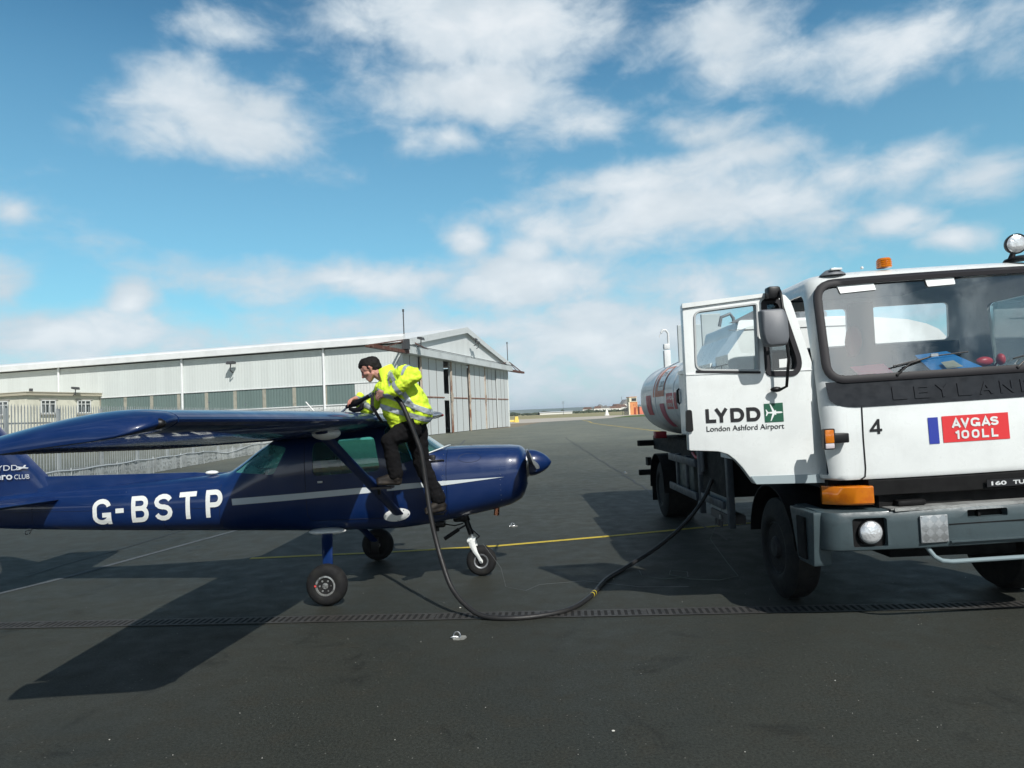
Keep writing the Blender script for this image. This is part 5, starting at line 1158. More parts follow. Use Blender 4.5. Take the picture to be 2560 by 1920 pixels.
# things lying behind the windscreen
def paper(name, pts, col, lab, cat, th=.002):
    mb = MB(); P = [CABM @ V(p) for p in pts]; n_ = (P[1] - P[0]).cross(P[3] - P[0]).normalized() * th
    a = [mb.bm.verts.new(p) for p in P]; b = [mb.bm.verts.new(p + n_) for p in P]
    for k in range(4): mb.bm.faces.new((a[k], a[(k + 1) % 4], b[(k + 1) % 4], b[k]))
    mb.bm.faces.new(list(reversed(a))); mb.bm.faces.new(b)
    o = mb.build(name, mat(name + '_paper', col, .6, var=.08, vscale=12), None, None); o.matrix_world = Matrix.Translation((3.77, 5.8, 0)); tag(o, lab, cat); return o
paper('pink_paper', [(-.79, .11, 2.10), (-.50, .11, 2.12), (-.53, .24, 2.22), (-.82, .24, 2.21)], (.85, .10, .24), 'pink paper form lying behind the windscreen of the fuel lorry', 'paper')
bf = paper('blue_folder', [(-.14, .16, 2.10), (.30, .15, 2.115), (.15, .44, 2.30), (-.16, .40, 2.28)], (.02, .28, .72), 'bright blue folder propped on the lorry dashboard behind the wiper', 'folder', .006)
paper('cream_card', [(-.04, .145, 2.14), (.10, .145, 2.15), (.08, .24, 2.21), (-.03, .24, 2.20)], (.6, .62, .5), 'small cream card lying on the blue folder', 'card')
mb = MB(); mb.ball((.47, .42, 2.19), .07, 3, (1.1, .6, .62)); mb.ball((.62, .42, 2.20), .07, 3, (.5, .6, .75)); mb.tube([(.47, .44, 2.2), (.5, .5, 2.1), (.58, .5, 2.1), (.62, .44, 2.2)], .008, 6); bmesh.ops.transform(mb.bm, matrix=CABM, verts=mb.bm.verts)
o = mb.build('ear_defenders', mat('pinkish_red_plastic', (.6, .07, .09), .35), None); o.matrix_world = Matrix.Translation((3.77, 5.8, 0)); tag(o, 'red ear defenders lying on the lorry dashboard', 'ear defenders')
mb = MB(); put_poly(mb, [(-.86, 2.86), (-.56, 2.87), (-.575, 2.945), (-.88, 2.935)], lambda x, z: FR(x, min(z, 2.942), .002), 3, 2); cpart(mb, 'windscreen_sticker', LW, wso, None)
mb = MB(); put_poly(mb, rpoly([(-.12, 2.865), (.125, 2.872), (.12, 2.94), (-.13, 2.94)], .01, 2), lambda x, z: FR(x, z, .002), 3, 2); o = cpart(mb, 'permit_sticker', LW, wso, None)

# ---------------- the open driver door
DR = []
XH = -1.10                                                   # door plane lies across the lorry, hinged at the front pillar
def du(u): return u - 1.07
def dz(u, z): return z - 0.021 * (u + .13)
DP_ = [(-1.185, 1.552), (-1.02, 1.54), (-.93, 1.533), (-.85, 1.505), (-.79, 1.455), (-.73, 1.385), (-.68, 1.31), (-.633, 1.24), (-.03, 1.228), (.0, 1.30), (.005, 1.96), (-.03, 2.12), (-.20, 2.74), (-.225, 2.82), (-.27, 2.875), (-.35, 2.905), (-1.18, 2.832)]
W1 = rpoly([(-1.085, 2.765), (-.525, 2.815), (-.535, 2.215), (-1.095, 2.245)], [.07, .03, .03, .07])
W2 = rpoly([(-.475, 2.835), (-.325, 2.845), (-.165, 2.27), (-.215, 2.172), (-.475, 2.18)], [.04, .06, .1, .05, .05])
def D3(u, z, y): return CABM @ V((du(u), y, dz(u, z)))
def dprism(poly, y0, y1): 
    mb = MB(); A = [mb.bm.verts.new(D3(u, z, y0)) for u, z in poly]; B = [mb.bm.verts.new(D3(u, z, y1)) for u, z in poly]; n_ = len(poly)
    for k in range(n_): mb.bm.faces.new((A[k], A[(k + 1) % n_], B[(k + 1) % n_], B[k]))
    mb.bm.faces.new(list(reversed(A))); mb.bm.faces.new(B); return mb
dmb = dprism(DP_, .255, .345); bmesh.ops.recalc_face_normals(dmb.bm, faces=dmb.bm.faces)
door = dmb.build('driver_door', LW, TK, 35, bevel=.012)
cut(door, [dprism(W1, .1, .6), dprism(W2, .1, .6)], 35)
o = dprism([(-.62, 1.238), (-.03, 1.226), (-.03, 1.302), (-.665, 1.308)], .250, .256).build('grey_band', mat('grey_band_paint', (.30, .36, .38), .35), door, None)
o = dprism(W1, .300, .304).build('door_glass', DGL, door, None)
for name, poly, wd_, lo in (('window_seal', W1, .012, 0), ('quarter_light_rubber', W2, .035, 1)):
    mb = MB(); n_ = len(poly); c = V((sum(p[0] for p in poly) / n_, sum(p[1] for p in poly) / n_)); N = []
    for i in range(n_):
        d = V(poly[(i + 1) % n_]) - V(poly[i - 1]); q = V((d.y, -d.x)).normalized()
        if q.dot(V(poly[i]) - c) < 0: q = -q
        N.append(q)
    a, b = ((-.016, .004) if not lo else (-.036, .014)); rg = []
    for off, y in ((a, .31), (a, .25), (a + .004, .242), (b - .004, .242), (b, .25), (b, .31)): rg.append([mb.bm.verts.new(D3(poly[i][0] + N[i].x * off, poly[i][1] + N[i].y * off, y)) for i in range(n_)])
    for r1, r2 in zip(rg, rg[1:] + rg[:1]):
        for k in range(n_): mb.bm.faces.new((r1[k], r1[(k + 1) % n_], r2[(k + 1) % n_], r2[k]))
    mb.build(name, RUBS if lo else mat('pale_seal', (.4, .42, .42), .6), door, 40)
o = dprism(W2, .298, .302).build('quarter_light', glass('smoky_glass', (.35, .40, .42), 1.4, .05), door, None)
o = dprism([(-1.18, 2.22), (.0, 2.215), (.0, 2.205), (-1.18, 2.208)], .248, .256).build('crease', LW, door, None)
mb = dprism([(-1.09, 2.225), (-.53, 2.195), (-.53, 2.215), (-1.09, 2.247)], .243, .262); mb.build('waist_seal', RUBS, door, None)
mb = dprism([(-1.185, 2.795), (-.36, 2.872), (-.35, 2.905), (-1.185, 2.835)], .235, .256); mb.build('drip_rail', LW, door, None)
mb = dprism(rpoly([(-1.205, 1.715), (-1.145, 1.715), (-1.15, 1.905), (-1.20, 1.905)], .02, 3), .232, .262); mb.build('door_handle', BLK, door)
mb = MB()
for i, (a, b) in enumerate(((-1.028, -.938), (-.952, -.832), (-.812, -.692), (-.672, -.550))): put_letter(mb, 'LYDD'[i], lambda u, v, a=a, b=b: D3(a + (b - a) * u, 1.783 + .122 * v, .2505), (b - a) / .122, .245)
put_text(mb, 'London Ashford Airport', lambda u, v: D3(-1.026 + .676 * u, 1.694 + .062 * v, .2505), .006); mb.build('door_lettering', BLT, door, None)
mb = MB(); mb.bm.faces.new([mb.bm.verts.new(D3(u, z, .2505)) for u, z in ((-.515, 1.768), (-.351, 1.770), (-.352, 1.934), (-.517, 1.930))]); gsq = mb.build('green_emblem_square', mat('dark_green_sign', (.008, .085, .045), .45), door, None)
mb = MB(); PL = [(.0, .0), (-.02, .012), (-.07, .013), (-.078, .013), (-.098, .032), (-.104, .034), (-.088, .012), (-.13, .009), (-.143, .022), (-.148, .022), (-.144, .0)]
PL = [(-.0, 0.0), (-.015, .007), (-.055, .008), (-.062, .012), (-.058, .020), (-.068, .020), (-.072, .014), (-.105, .073), (-.112, .073), (-.092, .008), (-.128, .005), (-.143, .028), (-.150, .028), (-.143, 0.0)]
PLF = PL + [(x, -z) for x, z in reversed(PL[1:-1])]
mb.bm.faces.new([mb.bm.verts.new(D3(-.355 + x, 1.851 + z, .2498)) for x, z in PLF]); mb.build('plane_emblem', LW, gsq, None)
# mirrors on their arm
mb = MB(); mb.tube([D3(-.345, 2.885, .26), D3(-.36, 2.90, .15), D3(-.372, 2.86, .10), D3(-.362, 2.6, .08), D3(-.345, 2.3, .08), D3(-.365, 2.07, .11), D3(-.405, 2.045, .16), D3(-.43, 2.05, .25)], .013, 10); arm = mb.build('mirror_arm', BLK, door, 50)
mb = MB(); mb.box((-.06, -.06, -.055), (.05, .05, .055), Matrix.Translation(D3(-.40, 2.885, .2)), bev=.02); mb.build('arm_bracket', BLK, arm); mb = MB(); mb.ball(D3(-.42, 2.05, .2), .035, 2, (1.5, .9, .7)); mb.build('arm_bracket', BLK, arm); mb = MB(); mb.cyl(D3(-.345, 2.50, .08), D3(-.345, 2.62, .08), .022, 8); mb.cyl(D3(-.42, 2.56, .04), D3(-.34, 2.56, .08), .014, 8); mb.build('mirror_mount', BLK, arm)
mb = MB(); pm = rpoly([(-.60, 2.715), (-.405, 2.72), (-.375, 2.64), (-.37, 2.47), (-.395, 2.41), (-.565, 2.405), (-.595, 2.5)], [.02, .03, .04, .04, .03, .03, .05], 5)
rg = []
for g, y in ((.02, .06), (0.0, .04), (0, -.02), (.012, -.04), (.035, -.052)):
    c = V((-.485, 2.56)); rg.append([mb.bm.verts.new(D3(c.x + (u - c.x) * (1 - g * 5), c.y + (z - c.y) * (1 - g * 3), y)) for u, z in pm])
mb.skin(rg); mh = mb.build('mirror', GRYPL, door, 50)
mb = MB(); mb.prism(rpoly([(-1.655, 2.10), (-1.60, 2.10), (-1.60, 2.68), (-1.655, 2.68)], .02), .36, .40); 
for nm, zz0, zz1 in (('far_mirror', 2.64, 2.83), ('far_mirror', 2.19, 2.40)):
    d = dprism(rpoly([(-.455, zz0), (-.39, zz0), (-.39, zz1), (-.455, zz1)], .015, 3), .40, .42); d.build('inner_mirror', glass('mirror_sky', (.5, .6, .62), 1.2, .25), mh, None)
d = dprism([(-.345, 2.24), (-.27, 2.245), (-.27, 2.32), (-.345, 2.315)], .294, .297); d.build('sticker', LW, door, None)

# ---------------- tank, pump housing, fittings
TANKX = .0
def tring(y, g=0.0, n=64):
    a_, b_ = 1.25 - g, .73 - g; r = []
    for k in range(n): t = 2 * math.pi * k / n; c, s = math.cos(t), math.sin(t); r.append((a_ * math.copysign(abs(c) ** .80, c), y, 2.10 + b_ * math.copysign(abs(s) ** .80, s)))
    return r
mb = MB(); ty = [(2.60, .30), (2.61, .18), (2.65, .07), (2.73, .01), (2.80, 0)] + [(2.8 + 5.0 * k / 12, 0) for k in range(1, 13)] + [(7.95, .012), (8.08, .06), (8.17, .15), (8.22, .30), (8.23, .5)]
mb.loft([tring(y, g) for y, g in ty]); tank = mb.build('tank', TW, TK, 40)
for y in (3.7, 5.1, 6.5):
    mb = MB(); mb.loft([tring(y - .03, -.001), tring(y - .02, -.008), tring(y + .02, -.008), tring(y + .03, -.001)], False); mb.build('tank_band', TW, tank, 60)
mb = MB(); mb.prism([(-1.22, 2.38), (-.98, 2.80), (-.2, 2.92), (-.2, 2.86), (-.96, 2.74), (-1.16, 2.36)], 2.8, 4.3, 'y'); mb.build('tank_rail', LW, TK, 30)
mb = MB(); mb.prism(rpoly([(-.92, 2.75), (.92, 2.75), (.85, 3.00), (-.85, 3.00)], .03, 3), 3.0, 4.5); mb.build('walkway_coaming', TW, TK, 30)
# cabinet behind the cab
mb = MB(); mb.prism([(-1.25, 1.30), (1.24, 1.30), (1.30, 2.2), (1.30, 2.62), (1.22, 2.71), (1.08, 2.78), (.86, 2.84), (.5, 2.88), (.1, 2.89), (-.86, 2.87), (-1.02, 2.82), (-1.25, 2.52)], 2.25, 2.75); cbn = mb.build('pump_cabinet', LW, TK, 30, bevel=.015)
mb = MB(); mb.box((-1.22, 2.240, 2.795), (.2, 2.252, 2.801)); mb.box((-.40, 2.240, 1.35), (-.39, 2.252, 2.8)); mb.box((-1.256, 2.5, 1.35), (-1.248, 2.51, 2.4)); mb.box((-1.256, 2.27, 2.40), (-1.248, 2.72, 2.41)); mb.build('cabinet_seam', mat('thin_seam_grey', (.2, .21, .21), .8), cbn, None)
mb = MB(); mb.box((-.86, 2.22, 2.42), (-.82, 2.252, 2.52), bev=.008); mb.build('cabinet_latch', BLK, cbn)
# dark slot above the locker line and lower locker
mb = MB(); mb.box((-1.275, 2.80, 1.52), (-1.20, 4.6, 2.42)); mb.build('side_locker', TW, TK, None, bevel=.02)
mb = MB(); mb.bar((-1.29, 2.8, 2.43), (-1.29, 4.5, 2.43), .03, .05); mb.build('gutter_rail', LW, TK, None)
for y0 in (6.2, 4.9):
    mb = MB(); mb.box((-.86 if y0 > 6 else -.80, y0, 2.64), (-.45 if y0 > 6 else -.5, y0 + .05, 3.35), bev=.01); mb.build('upright_plate', mat('grey_plate', (.36, .40, .41), .5), TK, None)
mb = MB(); mb.tube([(-.98, 3.4, 2.98), (-.95, 3.4, 3.10), (-.83, 3.4, 3.14), (-.79, 3.4, 3.08), (-.78, 3.4, 2.98)], .022, 10); mb.build('lifting_handle', GRYPL, TK)
mb = MB(); mb.prism([(-.95, 2.98), (-.25, 2.98), (-.25, 3.2), (-.60, 3.14)], 3.05, 3.11); mb.build('raised_flap', GRYPL, TK, None)
for y0 in (3.4, 4.1): mb = MB(); mb.lathe([(.28, 0), (.28, .10), (.24, .14), (0, .16)], 28, Matrix.Translation((.15, y0, 2.99))); mb.build('manlid', ALU, TK)
mb = MB(); mb.box((-.90, 7.15, 2.62), (-.78, 7.27, 3.00), bev=.01); mb.box((-.895, 7.155, 3.02), (-.785, 7.265, 3.12), bev=.01); mb.tube([(-.80, 7.2, 3.1), (-.80, 7.2, 3.32), (-.84, 7.2, 3.38), (-.90, 7.2, 3.38), (-.93, 7.2, 3.33)], .022, 8); mb.tube([(-.93, 7.2, 3.34), (-.97, 7.2, 3.25)], .008, 6); mb.build('vent_pipe', mat('vent_white', (.6, .62, .62), .4), TK)
def tside(y, z, g=.006):
    t = min(1, abs(z - 2.10) / .73); x = 1.25 * (1 - t ** 2.5) ** (1 / 2.5); return V((-x - g, y, z))
OR = mat('faded_orange_sign', (.72, .24, .14), .5, var=.3); FR_ = mat('faded_red_sign', (.70, .12, .14), .5, var=.3)
def tsign(name, y0, y1, z0, z1, mt, g=.006, par=None):
    mb = MB(); put_poly(mb, [(y0, z0), (y1, z0), (y1, z1), (y0, z1)], lambda y, z: tside(y, z, g), 2, 8); return mb.build(name, mt, par or TK, None)
hz = tsign('hazard_plate', 5.75, 6.65, 2.12, 2.62, OR); tsign('plate_white', 5.80, 6.22, 2.22, 2.59, LW, .011, hz)
mb = MB(); put_text(mb, '3YE', lambda u, v: tside(6.18 - .3 * u, 2.46 + .08 * v, .013), .0); put_text(mb, '1203', lambda u, v: tside(6.19 - .34 * u, 2.28 + .1 * v, .013), .0); mb.build('plate_lettering', BLT, hz, None)
r1 = tsign('red_plate', 4.9, 5.6, 1.90, 2.16, FR_); r2 = tsign('red_plate', 6.85, 7.30, 1.80, 2.16, FR_); tsign('pink_plate', 5.8, 6.15, 1.60, 2.0, mat('pinkish_sign', (.55, .10, .16), .5))
mb = MB(); put_text(mb, 'AVGAS', lambda u, v: tside(5.53 - .5 * u, 2.05 + .06 * v, .012), .01); put_text(mb, '100LL', lambda u, v: tside(5.53 - .5 * u, 1.94 + .06 * v, .012), .01); mb.build('plate_lettering', LW, r1, None)
mb = MB(); mb.tube([tside(4.6, 1.98, .02), tside(4.6, 2.0, .05), tside(4.6, 2.18, .05), tside(4.6, 2.2, .02)], .02, 6); mb.build('tank_handle', BLK, TK)
# chassis and running gear
mb = MB()
for x in (-.42, .42): mb.box((x - .05, .4, .78), (x + .05, 8.15, 1.02))
for y in (1.6, 3, 4.6, 6.2, 7.9): mb.box((-.42, y, .82), (.42, y + .08, .98))
mb.build('chassis_frame', CHS, TK, None)
mb = MB(); mb.box((-1.0, 2.0, 1.12), (1.0, 8.1, 1.38)); mb.build('subframe', CHS, TK, None)
mb = MB(); mb.prism([(-1.05, 1.16), (-1.05, 1.27), (1.05, 1.27), (1.05, 1.16)], .3, 1.75); mb.build('cab_underside', CHS, TK, None)
mb = MB(); mb.box((-.55, .3, .55), (.55, 1.7, 1.15)); mb.build('engine', CHS, TK, None)
DRIM = mat('shade_dark_rim', (.022, .023, .025), .7, var=.4, spec=.3)  # rim colour blackened to paint in the shade under the lorry
def wheel(x, y, r, wd, dual=False):
    sgn = -1 if x < 0 else 1; Mx_ = Matrix.Translation((x, y, r)) @ Matrix.Rotation(R(90) * sgn, 4, 'Y'); mb = MB(); k = r / .5
    mb.lathe([(.27 * k, -wd), (.33 * k, -wd * 1.05), (.46 * k, -wd), (.495 * k, -wd * .8), (.5 * k, -wd * .5), (.5 * k, -.05), (.47 * k, -.035), (.33 * k, -.0), (.28 * k, -.01), (.26 * k, -.03)], 48, Mx_); w_ = mb.build('wheel', RUB, TK, 40)
    mb = MB(); pf = [(.265 * k, -.03), (.25 * k, -.02), (.23 * k, -.05), (.22 * k, -.12), (.16 * k, -.14), (.12 * k, -.13), (.11 * k, -.02), (.09 * k, 0), (0, .005)] if not dual else [(.265 * k, -.03), (.25 * k, -.02), (.23 * k, -.06), (.21 * k, -.20), (.14 * k, -.22), (.12 * k, -.1), (.08 * k, -.08), (0, -.075)]
    mb.lathe(pf, 36, Mx_, False)
    for i in range(8): a = i * math.pi / 4; mb.cyl(Mx_ @ V((.17 * k * math.cos(a), .17 * k * math.sin(a), -.14 if not dual else -.22)), Mx_ @ V((.17 * k * math.cos(a), .17 * k * math.sin(a), -.11 if not dual else -.19)), .014, 6)
    mb.build('rim', DRIM, w_, 40)
    mb = MB()
    for i in range(44 if not dual else 0):
        a = i / 44 * 2 * math.pi
        for s in (0,): mb.bar(Mx_ @ V((.487 * k * math.cos(a + s * .07), .487 * k * math.sin(a + s * .07), -.06 - s * wd * .5)), Mx_ @ V((.487 * k * math.cos(a), .487 * k * math.sin(a), -.06 - s * wd * .5 - wd * .34)), .02, .014)
    if not dual: mb.build('tread', RUB, w_, None)
for x in (-1.22, 1.22): wheel(x, 1.22, .49, .27); wheel(x, 6.62, .49, .56, True)
for x0, x1 in ((-1.27, -.72), (.72, 1.27)):
    mb = MB(); rg = []
    for k in range(15):
        a = R(-4) + R(188) * k / 14; c, s = math.cos(a), math.sin(a); rg.append([(x0, 6.62 + .60 * c, .52 + .60 * s), (x1, 6.62 + .60 * c, .52 + .60 * s), (x1, 6.62 + .585 * c, .52 + .585 * s), (x0, 6.62 + .585 * c, .52 + .585 * s)])
    mb.loft([[V(p) for p in r] for r in rg]); mb.build('rear_mudguard', CHS, TK, 40)
    mb = MB(); rg = []
    for k in range(13):
        a = R(5) + R(170) * k / 12; c, s = math.cos(a), math.sin(a); rg.append([(x0 * .98, 1.22 + .60 * c, .52 + .60 * s), (x1 * .98, 1.22 + .60 * c, .52 + .60 * s), (x1 * .98, 1.22 + .585 * c, .52 + .585 * s), (x0 * .98, 1.22 + .585 * c, .52 + .585 * s)])
    mb.loft([[V(p) for p in r] for r in rg]); mb.build('front_mudguard', CHS, TK, 40)
mb = MB(); mb.box((-1.24, 7.2, .22), (-.75, 7.22, .62)); mb.build('mudflap', CHS, TK, None)
for z in (1.135, .67): mb = MB(); mb.box((-1.27, 3.95, z - .055), (-1.23, 5.6, z + .055), bev=.008); mb.build('side_guard_rail', GRD, TK)
mb = MB(); mb.box((-1.27, 2.72, .66), (-1.23, 3.7, .76), bev=.008); mb.build('side_guard_rail', GRD, TK)
for y, z1 in ((5.2, 1.2), (4.62, 1.2), (3.9, 1.5), (2.62, 1.5)): mb = MB(); mb.box((-1.235, y - .045, .45 if y < 4 else .6), (-1.16, y + .045, z1), bev=.008); mb.build('side_guard_post', GRD, TK)
mb = MB(); mb.cyl((-1.25, 3.72, 1.0), (-1.25, 3.72, 1.5), .035, 12); mb.cyl((-1.25, 3.6, 1.05), (-1.25, 3.6, 1.5), .025, 12); mb.build('pipe', GRYPL, TK)
mb = MB(); mb.box((-1.20, 4.3, .62), (-.7, 5.4, 1.08), bev=.02); mb.build('battery_box', mat('box_grey', (.06, .075, .07), .6, var=.3), TK)
mb = MB(); mb.box((-1.22, 4.15, 1.12), (-1.12, 4.22, 1.17)); mb.build('label', LW, TK, None)
mb = MB(); mb.box((-1.21, 2.75, .80), (-.55, 3.75, 1.45)); mb.build('hose_bay', CHS, TK, None)
mb = MB(); mb.lathe([(.26, 0), (.28, .03), (.12, .03), (.12, .35), (.28, .35), (.26, .38)], 28, Matrix.Translation((-1.19, 3.25, 1.08)) @ Matrix.Rotation(R(90), 4, 'Y'), True); mb.build('hose_reel', CHS, TK)
mb = MB(); mb.box((-1.2, 2.7, .48), (-1.0, 3.5, .58)); 
for i in range(3): mb.cyl((-1.21, 3.0 + .12 * i, .48), (-1.21, 3.0 + .12 * i, .40), .018, 8)
mb.build('valve_box', mat('dim_grey', (.05, .05, .055), .5), TK)
mb = MB(); mb.cyl((-1.215, 3.0, .53), (-1.23, 3.0, .53), .03, 10); mb.build('valve_knob', ALU, TK)
mb = MB(); mb.box((-1.17, 2.7, .48), (-1.14, 3.6, 1.3)); mb.build('white_locker_edge', mat('painted_shade_panel', (.3, .33, .34), .5), TK, None)  # white edge coloured grey, its shade put into the paint
mb = MB(); mb.box((-1.22, 6.75, 1.38), (-1.02, 6.95, 1.50), bev=.01); mb.build('red_box', mat('red_box_paint', (.35, .02, .03), .5), TK)
mb = MB(); mb.tube([(-1.2, 4.3, 1.26), (-1.2, 4.1, 1.20), (-1.2, 3.9, 1.22)], .02, 6); mb.build('red_pipe', mat('red_pipe_paint', (.5, .02, .02), .5), TK)
for z in (1.235, .65): mb = MB(); mb.box((-1.30, 8.16, z - .055), (1.30, 8.24, z + .055), bev=.01); mb.build('rear_bar', CHS, TK)
mb = MB(); mb.box((-1.28, 8.10, 1.18), (-1.0, 8.26, 1.29), bev=.01); mb.build('rear_lamp', CHS, TK)
mb = MB(); mb.box((-1.275, 7.35, .85), (-1.2, 7.55, 1.0)); mb.build('reflector_block', CHS, TK)
# thin earthing lead under the lorry side
mb = MB(); mb.tube([(2.60, 8.9, .62), (2.50, 8.8, .45), (2.35, 8.6, .30), (2.42, 8.2, .1), (2.45, 7.9, .008), (2.2, 7.75, .008), (1.9, 7.85, .008), (1.72, 8.1, .008), (1.78, 8.3, .008), (1.95, 8.2, .008), (1.9, 7.95, .008), (1.6, 7.9, .008), (1.4, 8.1, .008), (1.42, 8.35, .008)], .003, 6)
tag(mb.build('earthing_lead', mat('green_grey_cable', (.10, .13, .11), .5), None), 'thin earthing lead coiled on the tarmac beside the lorry', 'cable')

# ------------------------------------------------------------------ the refueller
ACM = Matrix.Translation((-0.7602, 8.4935, 0)) @ Matrix.Rotation(-0.0428, 4, 'Z')
PE = empty('person', (0, 0, 0)); PE.matrix_world = ACM @ Matrix.Translation((-.35, -1.0, 0))
tag(PE, 'person in a yellow hi-vis jacket and black trousers, leaning over the wing to refuel it', 'person')
PO = V((-.35, -1.0, 0))
SKIN = mat('skin', (0.48, 0.25, 0.19), 0.55, var=0.25, vscale=14, var2=(0.42, 0.17, 0.13)); HAIR = mat('dark_hair', (0.007, 0.006, 0.0055), 0.75, spec=0.3, bump=0.8, bscale=160, bdist=.004)
HIV = mat('hi_vis_yellow', (0.70, 0.90, 0.05), 0.7, var=0.15, vscale=6, var2=(0.56, 0.80, 0.03), bump=0.12, bscale=40); TAPE = mat('reflective_tape', (0.40, 0.44, 0.47), 0.35, 0.2)
TRS = mat('black_trousers', (0.0055, 0.0055, 0.0065), 0.95, var=0.5, vscale=5, var2=(0.009, 0.0085, 0.009), spec=0.15); BOOT = mat('scuffed_boot', (0.010, 0.008, 0.007), 0.65, var=0.6, vscale=14, var2=(0.03, 0.024, 0.018), spec=.3)

def hull(bm, balls, sub=2):
    t = bmesh.new()
    for c, r in balls:
        vs = bmesh.ops.create_icosphere(t, subdivisions=sub, radius=1.0)['verts']
        rr = r if hasattr(r, '__len__') else (r, r, r)
        for q in vs: q.co = V((q.co.x * rr[0], q.co.y * rr[1], q.co.z * rr[2])) + V(c)
    h = bmesh.ops.convex_hull(t, input=t.verts)
    bmesh.ops.delete(t, geom=[g for g in set(h['geom_interior'] + h['geom_unused']) if isinstance(g, bmesh.types.BMVert)], context='VERTS')
    me = bpy.data.meshes.new('h'); t.to_mesh(me); t.free(); bm.from_mesh(me); bpy.data.meshes.remove(me)

def chain(bm, pts, rs):
    for i in range(len(pts) - 1): hull(bm, [(pts[i], rs[i]), (pts[i + 1], rs[i + 1])])

def organic(name, bm, voxel, mt, parent, smooth_it=4, fold=None, label=None):
    """melt overlapping volumes into one skin"""
    for q in bm.verts: q.co -= PO
    bmesh.ops.recalc_face_normals(bm, faces=bm.faces)
    me = bpy.data.meshes.new(name); bm.to_mesh(me); bm.free()
    o = link(name, me, mt, parent)
    md = o.modifiers.new('r', 'REMESH'); md.mode = 'VOXEL'; md.voxel_size = voxel; md.adaptivity = 0
    sm = o.modifiers.new('s', 'SMOOTH'); sm.iterations = smooth_it; sm.factor = 0.5
    applied(o); me = o.data
    if fold:
        nrm = [v_.normal.copy() for v_ in me.vertices]
        for v_, n_ in zip(me.vertices, nrm): v_.co += n_ * fold(v_.co + PO)
    me.polygons.foreach_set('use_smooth', [True] * len(me.polygons))
    if label: o['label'] = label
    return o

# body skeleton in aeroplane coordinates (x forward along the fuselage, -y towards the camera)
pel = V((-.29, -.98, 1.88)); chest = V((-.44, -.99, 2.25)); nb_ = V((-.565, -1.0, 2.375))
shL, elL, wrL, haL = V((-.40, -1.19, 2.36)), V((-.195, -1.33, 2.365)), V((-.47, -1.29, 2.20)), V((-.565, -1.22, 2.20))
shR, elR, wrR, haR = V((-.60, -.80, 2.30)), V((-.855, -.72, 2.065)), V((-.895, -.95, 2.185)), V((-.93, -1.03, 2.165))
hpL, knL, anL = V((-.30, -1.08, 1.82)), V((-.515, -1.17, 1.715)), V((-.462, -1.13, 1.35))
hpR, knR, anR = V((-.275, -.87, 1.81)), V((-.24, -.85, 1.46)), V((-.075, -.80, 1.01))
hf = V((-.86, -.03, -.50)).normalized(); hs = V((-.02, -.99, -.03)); hs = (hs - hf * hs.dot(hf)).normalized(); hu = hs.cross(hf).normalized()
if hu.z < 0: hu = -hu
hc = V((-.725, -1.0, 2.485))
def H(f, s, u): return hc + hf * f + hs * s + hu * u
bm = bmesh.new()
hull(bm, [(H(.010, 0, .035), .082), (H(-.045, 0, .03), .080), (H(.0, 0, .055), .075)]); hull(bm, [(H(.045, .0, .03), .060), (H(.060, .0, -.055), .040), (H(.02, 0, -.04), .062)])
hull(bm, [(H(.070, .012, -.098), .022), (H(.070, -.012, -.098), .022), (H(.0, .052, -.06), .020), (H(.0, -.052, -.06), .020), (H(.03, 0, -.03), .05)])
hull(bm, [(H(.093, 0, .022), .010), (H(.122, 0, -.030), .010), (H(.098, .012, -.036), .009), (H(.098, -.012, -.036), .009)])          # nose
hull(bm, [(H(.094, .018, -.066), .007), (H(.094, -.018, -.066), .007), (H(.080, 0, -.066), .016)]); hull(bm, [(H(.088, .016, -.080), .008), (H(.088, -.016, -.080), .008)])   # lips
hull(bm, [(H(.088, .034, .032), .010), (H(.088, -.034, .032), .010), (H(.080, 0, .034), .014)])                                            # brow
for s_ in (-1, 1):
    hull(bm, [(H(.070, s_ * .040, -.018), .020), (H(.04, s_ * .052, -.03), .02)])
    hull(bm, [(H(-.012, s_ * .082, .020), .012), (H(-.020, s_ * .086, .0), .012), (H(-.010, s_ * .078, -.028), .009)])
chain(bm, [H(-.02, 0, -.03), nb_ + V((-.01, 0, .01)), V((-.50, -1, 2.33))], [.060, .064, .075])
hull(bm, [(pel, .13), (V((-.36, -.98, 2.05)), .125), (chest, (.13, .17, .13))]); hull(bm, [(chest, .12), (shL, .06), (shR, .06)])
chain(bm, [shL, elL, wrL], [.055, .042, .028]); chain(bm, [shR, elR, wrR], [.055, .042, .028])
chain(bm, [hpL, knL, anL], [.09, .06, .042]); chain(bm, [hpR, knR, anR], [.09, .06, .042]); hull(bm, [(pel, .12), (hpL, .09), (hpR, .09)])
